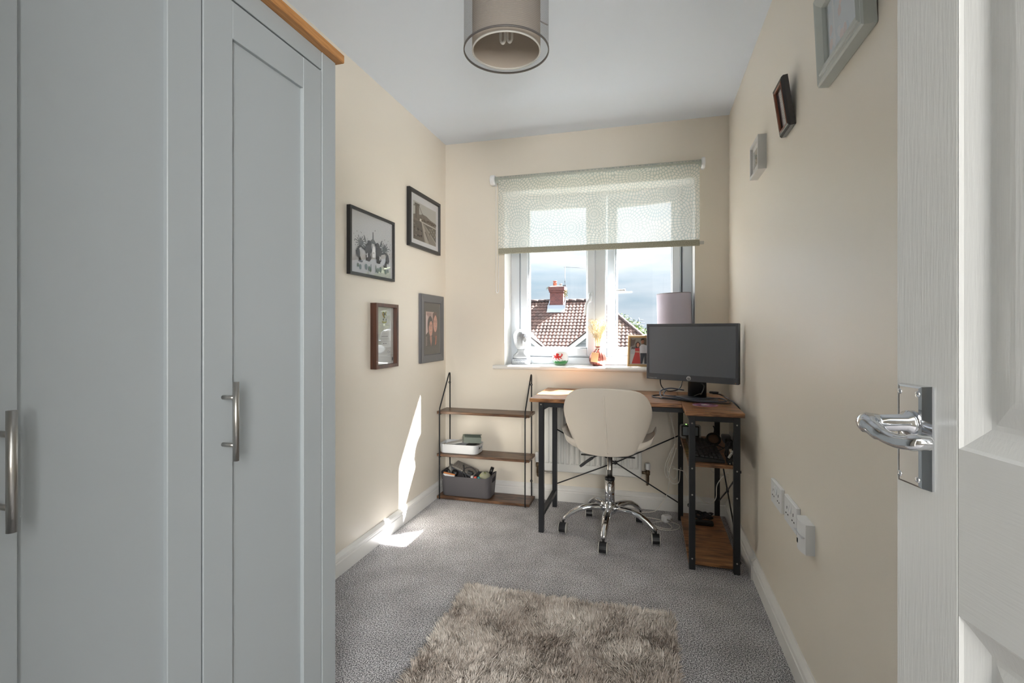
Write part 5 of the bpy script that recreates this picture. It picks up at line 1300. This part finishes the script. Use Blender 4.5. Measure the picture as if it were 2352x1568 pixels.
# ------------------------------------------------------------------ shaggy rug
RX0, RX1, RY1, RY0 = .615, 1.425, -1.20, -2.35
rg = thing('rug', 'shaggy taupe rug lying on the grey carpet', 'rug', (1.02, -1.8, 0))
obj('backing', M().box(RX0+.01, RX1-.01, RY0, RY1-.01, .0005, .010, .002), mat('rug_backing', lin(120, 110, 100), .9), rg)
pm = colmat('rug_yarn', .85, .15)
m = M(); m.col = []
rr = random.Random(21)
P1, P2, P3 = (178, 170, 162), (240, 236, 230), (176, 164, 154)
P2, P3 = (244, 238, 231), (166, 153, 143)
def tuft(x, y):
    nv = noise.noise_vector(Vector((x*10, y*10, 3.1)))
    lean_ = Vector((nv.x*.9+rr.uniform(-.55, .55), nv.y*.9-.15+rr.uniform(-.55, .55), 0))
    ex = (x-(RX0+RX1)/2)/((RX1-RX0)/2)
    if abs(ex) > .97: lean_.x += math.copysign(.5, ex)
    if y > RY1-.015: lean_.y += .4
    ht = .027+.007*nv.z+rr.uniform(-.004, .004)
    q0 = noise.noise(Vector((x*6, y*6, 1.7)))*.45+rr.uniform(.25, .75)
    for k in range(6):
        a = k*1.05+rr.uniform(-.3, .3); o_ = Vector((math.cos(a), math.sin(a), 0))
        w = rr.uniform(.0017, .0025); h_ = ht*rr.uniform(.85, 1.15)
        b_ = Vector((x, y, .008))+o_*.0022
        d1 = (lean_*.45+o_*.30+Vector((0, 0, 1))).normalized(); d2 = (lean_*1.25+o_*.1+Vector((rr.uniform(-.2, .2), rr.uniform(-.2, .2), .8))).normalized()
        p1 = b_+d1*h_*.55; p2 = p1+d2*h_*.6; p2.z = max(p2.z, .006)
        s_ = Vector((-lean_.y, lean_.x, 0))+Vector((rr.uniform(-.4, .4), rr.uniform(-.4, .4), 0))
        s_ = (s_.normalized() if s_.length > .01 else Vector((1, 0, 0)))*w; s2 = Vector((-s_.y, s_.x, 0))*.7
        q = max(0, min(1, q0+rr.uniform(-.22, .22)))
        cl_ = lin(*(P3[i]+(P2[i]-P3[i])*q for i in range(3)))
        m.add([b_-s_*.8, b_+s_*.8, b_+s2, p1-s_, p1+s_, p1+s2, p2], [(0, 1, 4, 3), (1, 2, 5, 4), (3, 4, 6), (4, 5, 6), (2, 0, 3, 5), (5, 3, 6)])
        m.col.extend([cl_]*6)
st_ = .0096
ny = int((RY1-RY0)/st_); nx = int((RX1-RX0)/st_)
for j in range(ny+1):
    for i in range(nx+1):
        if RY1-j*st_ < -2.0 and (i+j) % 2: continue
        tuft(RX0+i*st_+rr.uniform(-.004, .004), RY1-j*st_+rr.uniform(-.004, .004))
pile = obj('pile', m, pm, rg, False); pile['kind'] = 'stuff'

# ------------------------------------------------------------------ outside: neighbour's roof, trees, hills
GZ = -2.75
grass_m = mat('lawn', lin(62, 66, 52), .95, vary=(.6, lin(74, 74, 62), .4, .6))
struct('ground', M().box(-60, 80, .35, 90, GZ-.3, GZ), grass_m)
hs = thing('house', 'neighbouring house with a brown tiled hipped roof seen through the window', 'house', (-2.2, 16.5, GZ))
tile_d = mat('tile_underlay', lin(58, 46, 42), .9)
RYD, RZD, PIT = 18.0, 2.30, math.radians(40)
xh = -.62            # ridge end: the hip runs down to the right
def roofp(x, t): return Vector((x, RYD-t*math.cos(PIT), RZD-t*math.sin(PIT)))
TL = 5.0
m = M()
a_, b_ = roofp(-9, 0), roofp(xh, 0); c_, d_ = roofp(xh+TL*math.cos(PIT), TL), roofp(-9, TL)
e_ = Vector((xh+TL*math.cos(PIT), 22.5, c_.z))
m.add([p-Vector((0, .02, .05)) for p in (a_, b_, c_, d_)]+[Vector((xh+.02, RYD, RZD-.05)), Vector((e_.x, RYD+TL*math.cos(PIT), e_.z-.05)), c_-Vector((0, .02, .05)), Vector((-9, RYD+TL*math.cos(PIT), e_.z-.05)), a_-Vector((0, .02, .05))], [(0, 1, 2, 3), (1, 5, 6), (4, 5, 7, 8)])
obj('roof_deck', m, tile_d, hs)
brick_w = mat('house_wall', lin(176, 160, 146), .9)
obj('wall', M().box(-8.6, c_.x-.4, d_.y+.4, RYD+TL*math.cos(PIT)-.4, GZ, d_.z), brick_w, hs)
tile_m = colmat('clay_tile', .8, .2)
m = M(); m.col = []; rr = random.Random(31)
TW, TG = .149, .200
for j in range(21):
    t0 = .05+j*TG
    for i in range(46):
        x = -5.2+i*TW
        if x+TW*.5 > xh+(t0+TG)*math.cos(PIT)-.04: continue
        q = rr.random(); nq = noise.noise(Vector((x*.7, t0*.9, 5)))
        c = [(94, 72, 66), (86, 66, 61), (102, 80, 73), (76, 60, 56), (92, 75, 70)][int(q*5) % 5]
        c = tuple(v*(1-.22*max(0, nq*2)) for v in c)
        n_ = Vector((0, -math.sin(PIT), math.cos(PIT)))
        up, vs_ = [], []
        for tt, lift in ((t0-.03, .008), (t0+TG, .034)):
            for k, (u, h_) in enumerate(((0, 0), (.16, .006), (.30, .020), (.5, .028), (.70, .020), (.84, .006), (1, 0))):
                vs_.append(roofp(x+u*TW*1.02, tt)+n_*(h_*.8+lift))
        for k in range(7): vs_.append(vs_[7+k]-n_*.024)
        fs_ = [(k, k+1, k+8, k+7) for k in range(6)]+[(k+7, k+8, k+15, k+14) for k in range(6)]
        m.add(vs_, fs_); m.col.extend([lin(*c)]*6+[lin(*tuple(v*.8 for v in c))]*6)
o = obj('roof_tiles', m, tile_m, hs, False); o['kind'] = 'stuff'
ridge_m = mat('ridge_tile', lin(66, 52, 50), .85)
for k in range(15):
    x = xh-.02-k*.33
    ring = lambda xx, s_: [(xx, RYD+.11*s_*math.cos(t), RZD+.005+.10*s_*math.sin(t)) for t in [PI*q/8 for q in range(9)]]
    m = M().loft([ring(x-.335, .94), ring(x, 1)], closed=False); o = obj('ridge_tile', m, ridge_m, hs, False)
hipv = (c_-b_).normalized()
for k in range(17):
    p = b_+hipv*(.05+k*.28); q = p+hipv*.29; sd = Vector((hipv.y, -hipv.x, 0)).normalized()
    m = M().loft([[p0+sd*(.09*s_*math.cos(t))+Vector((0, 0, .02+.085*s_*math.sin(t))) for t in [PI*u/6 for u in range(7)]] for p0, s_ in ((p, .93), (q, 1))], closed=False)
    obj('hip_tile', m, ridge_m, hs, False)
# chimney
bk = bpy.data.materials.new('chimney_brick'); bk.use_nodes = True; n = bk.node_tree
tc_ = nn(n, 'ShaderNodeTexCoord'); mp_ = nn(n, 'ShaderNodeMapping'); mp_.inputs['Rotation'].default_value = (PI/2, 0, 0)
bt = nn(n, 'ShaderNodeTexBrick'); bt.inputs['Scale'].default_value = 4.4; bt.inputs['Color1'].default_value = (*lin(112, 66, 62), 1); bt.inputs['Color2'].default_value = (*lin(90, 54, 54), 1); bt.inputs['Mortar'].default_value = (*lin(104, 88, 84), 1); bt.inputs['Mortar Size'].default_value = .012
n.links.new(tc_.outputs['Object'], mp_.inputs[0]); n.links.new(mp_.outputs[0], bt.inputs['Vector']); n.links.new(bt.outputs[0], n.nodes['Principled BSDF'].inputs['Base Color']); n.nodes['Principled BSDF'].inputs['Roughness'].default_value = .9
cx0, cx1, cy0, cy1 = -2.69, -2.13, 17.55, 18.15
m = M().box(cx0, cx1, cy0, cy1, 1.2, 2.72).box(cx0-.035, cx1+.035, cy0-.035, cy1+.035, 2.66, 2.76).box(cx0-.06, cx1+.06, cy0-.06, cy1+.06, 2.74, 2.90)
chm = obj('chimney', m, bk, hs)
obj('flaunching', M().loft([[(cx0-.03, cy0-.03, 2.90), (cx1+.03, cy0-.03, 2.90), (cx1+.03, cy1+.03, 2.90), (cx0-.03, cy1+.03, 2.90)], [(cx0+.1, cy0+.1, 2.95), (cx1-.1, cy0+.1, 2.95), (cx1-.1, cy1-.1, 2.95), (cx0+.1, cy1-.1, 2.95)]], smooth=False), mat('mortar_grey', lin(126, 118, 112), .9), chm)
obj('chimney_pot', M().lathe((-2.53, 17.85, 2.92), [(0, 0), (.082, 0), (.078, .16), (.088, .165), (.088, .18), (.066, .18), (.066, .225), (.095, .232), (.095, .25), (0, .25)], 18), mat('pot_terracotta', lin(168, 100, 82), .8), chm)
obj('chimney_pot', M().lathe((-2.28, 17.85, 2.92), [(0, 0), (.05, 0), (.05, .09), (.062, .10), (.062, .13), (0, .13)], 16), mat('pot_grey', lin(140, 134, 130), .8), chm)
lead = mat('lead_flashing', lin(150, 156, 166), .5, .2)
zf = RZD-(RYD-cy0)*math.tan(PIT)
m = M().prism([(cy0-.22, zf-.22*math.tan(PIT)+.07), (cy0-.01, zf+.07), (cy0-.01, zf+.20), (cy0-.03, zf+.20), (cy0-.05, zf+.06)], cx0-.10, cx1+.10, plane='yz')
for xx in (cx0-.06, cx1+.045): m.bar((xx, cy0-.02, zf+.12), (xx, RYD-.02, RZD+.06), .035, .09)
obj('flashing', m, lead, chm)
m = M(); rr = random.Random(8)
for k in range(70):
    c = Vector((cx1+.07+rr.uniform(-.03, .10), 17.6+rr.uniform(-.1, .1), 2.55+rr.uniform(-.1, .22))); d = Vector((rr.uniform(-1, 1), rr.uniform(-1, 1), rr.uniform(-.4, 1))).normalized()*.035; s_ = d.cross(Vector((0, 1, .3))).normalized()*.012
    m.add([c-d, c+s_, c+d, c-s_], [(0, 1, 2, 3)])
for k in range(12):
    c = Vector((cx0-.08+rr.uniform(-.06, .06), 17.55, 2.82+rr.uniform(-.05, .07))); d = Vector((rr.uniform(-1, 0), 0, rr.uniform(-.2, .6))).normalized()*.05
    m.add([c, c+d+Vector((0, 0, .012)), c+d-Vector((0, 0, .012))], [(0, 1, 2)])
o = obj('chimney_weeds', m, mat('weed', lin(118, 116, 72), .9), chm, False); o['kind'] = 'stuff'
ae = mat('aerial_grey', lin(96, 100, 106), .5, .5)
m = M().tube([(-2.09, 17.8, 2.3), (-2.09, 17.8, 3.76)], .013, 7).tube([(-2.13, 17.8, 3.745), (-1.05, 17.75, 3.66)], .009, 6)
for k in range(14): x = -2.05+k*.072; m.tube([(x, 17.70, 3.738-.0787*(x+2.13)), (x, 17.90, 3.738-.0787*(x+2.13))], .004, 4)
m.box(-2.17, -2.03, 17.72, 17.78, 2.93, 2.985).box(-2.11, -2.07, 17.78, 17.82, 3.1, 3.15)
obj('tv_aerial', m, ae, chm)
# two white gabled dormers low on the slope
bb = mat('barge_white', lin(214, 218, 222), .5); cladm = mat('cladding_grey', lin(120, 123, 128), .7)
for gx, gz, hw in ((-.70, 1.00, 1.7), (-3.46, 1.16, 1.9)):
    sl = math.tan(math.radians(38)); y0 = 14.9
    zb_ = gz-hw*sl
    g_ = obj('gable', M().prism([(gx-hw, zb_), (gx+hw, zb_), (gx, gz)], y0, 17.2), cladm, hs)
    for s_ in (-1, 1):
        obj('bargeboard', M().bar((gx, y0-.05, gz), (gx+s_*hw, y0-.05, zb_), .06, .17), bb, g_)
        obj('verge', M().bar((gx, y0-.02, gz+.10), (gx+s_*hw, y0-.02, zb_+.10), .14, .05), ridge_m, g_)
    for k in range(7):
        z = gz-.25-k*.17; w = (gz-z)/sl-.02
        if w > 0 and z > zb_: obj('clad_board', M().box(gx-w, gx+w, y0-.02, y0, z, z+.15), cladm, g_)
# trees
def tree(name, x, y, zb, ht, r, label, seed, nl=1500, cols=((86, 104, 58), (104, 120, 70), (70, 88, 50))):
    t = thing(name, label, 'tree', (x, y, zb), 'trees beyond the house')
    rr = random.Random(seed)
    m = M().tube(bez([(x, y, zb), (x+.05*r, y, zb+ht*.35), (x-.04*r, y, zb+ht*.6), (x, y, zb+ht*.85)], 4), [r*.07]*4+[r*.05]*4+[r*.03]*5, 7)
    for k in range(6):
        a = k*1.05; m.tube([(x, y, zb+ht*(.42+.05*k)), (x+r*.7*math.cos(a), y+r*.7*math.sin(a), zb+ht*(.55+.06*k))], [r*.03, r*.01], 5)
    obj('trunk', m, mat('bark', lin(84, 72, 60), .9) if 'bark' not in MT else MT['bark'], t)
    cm = colmat('foliage', .8, .2) if 'foliage_c' not in MT else MT['foliage_c']; MT['foliage_c'] = cm
    m = M(); m.col = []
    lobes = [(Vector((rr.uniform(-.55, .55)*r, rr.uniform(-.55, .55)*r, ht*rr.uniform(.48, .9))), r*rr.uniform(.3, .5)) for _ in range(14)]
    for k in range(nl):
        c0, r0 = lobes[k % 14]; d = Vector((rr.gauss(0, 1), rr.gauss(0, 1), rr.gauss(0, 1))).normalized()*r0*rr.uniform(.7, 1.05)
        p = Vector((x, y, zb))+c0+d; s_ = r*.05*rr.uniform(.6, 1.4)
        a = Vector((rr.uniform(-1, 1), rr.uniform(-1, 1), rr.uniform(-1, 1))).normalized()*s_; b = a.cross(d).normalized()*s_*.6
        m.add([p-a, p+b, p+a, p-b], [(0, 1, 2, 3)]); m.col.append(lin(*rr.choice(cols)))
    o = obj('crown', m, cm, t, False); o['kind'] = 'stuff'
    return t
tree('tree', .25, 27, GZ, 4.9, 1.15, 'green tree rising just behind the sloping roof hip', 3)
tree('tree', 1.75, 31, GZ, 4.1, 1.5, 'lower dark green tree at the far right of the view', 6, cols=((62, 78, 56), (74, 92, 62), (54, 70, 50)))
tree('tree', 9.5, 13.5, GZ, 6.2, 2.6, 'garden tree to the right outside, mirrored in the picture glass', 9, 2600, cols=((120, 136, 84), (146, 158, 108), (98, 116, 70)))
# pylon
px_, py_, pz = -1.45, 150, -2.5
pm_ = mat('pylon_steel', lin(92, 102, 116), .7)
pt = thing('pylon', 'distant electricity pylon on the skyline', 'pylon', (px_, py_, -3))
m = M()
for sx_ in (-1, 1):
    for sy_ in (-1, 1): m.tube([(px_+sx_*1.1, py_+sy_*1.1, -3), (px_+sx_*.35, py_+sy_*.35, 2.2), (px_, py_, 4.6)], .09, 4)
for k in range(7):
    z = -2.5+k*.8; w = 1.1-.75*(z+3)/5.2
    m.tube([(px_-w, py_, z), (px_+w*.85, py_, z+.8)], .06, 4).tube([(px_+w, py_, z), (px_-w*.85, py_, z+.8)], .06, 4)
obj('lattice', m, pm_, pt)
for z, w in ((2.3, 1.5), (3.1, 1.8), (3.9, 1.3)): obj('cross_arm', M().tube([(px_-w, py_, z), (px_+w, py_, z)], .08, 4), pm_, pt)
# hills
m = M(); rings = []
for j in range(7):
    y = 220+60*j
    rings.append([(-400+20*i, y, -14+9*math.sin(PI*j/6)*1.4+2.2*noise.noise(Vector((i*.17, j*.4, 2)))+j*1.15) for i in range(46)])
m.loft(rings, closed=False, caps=False)
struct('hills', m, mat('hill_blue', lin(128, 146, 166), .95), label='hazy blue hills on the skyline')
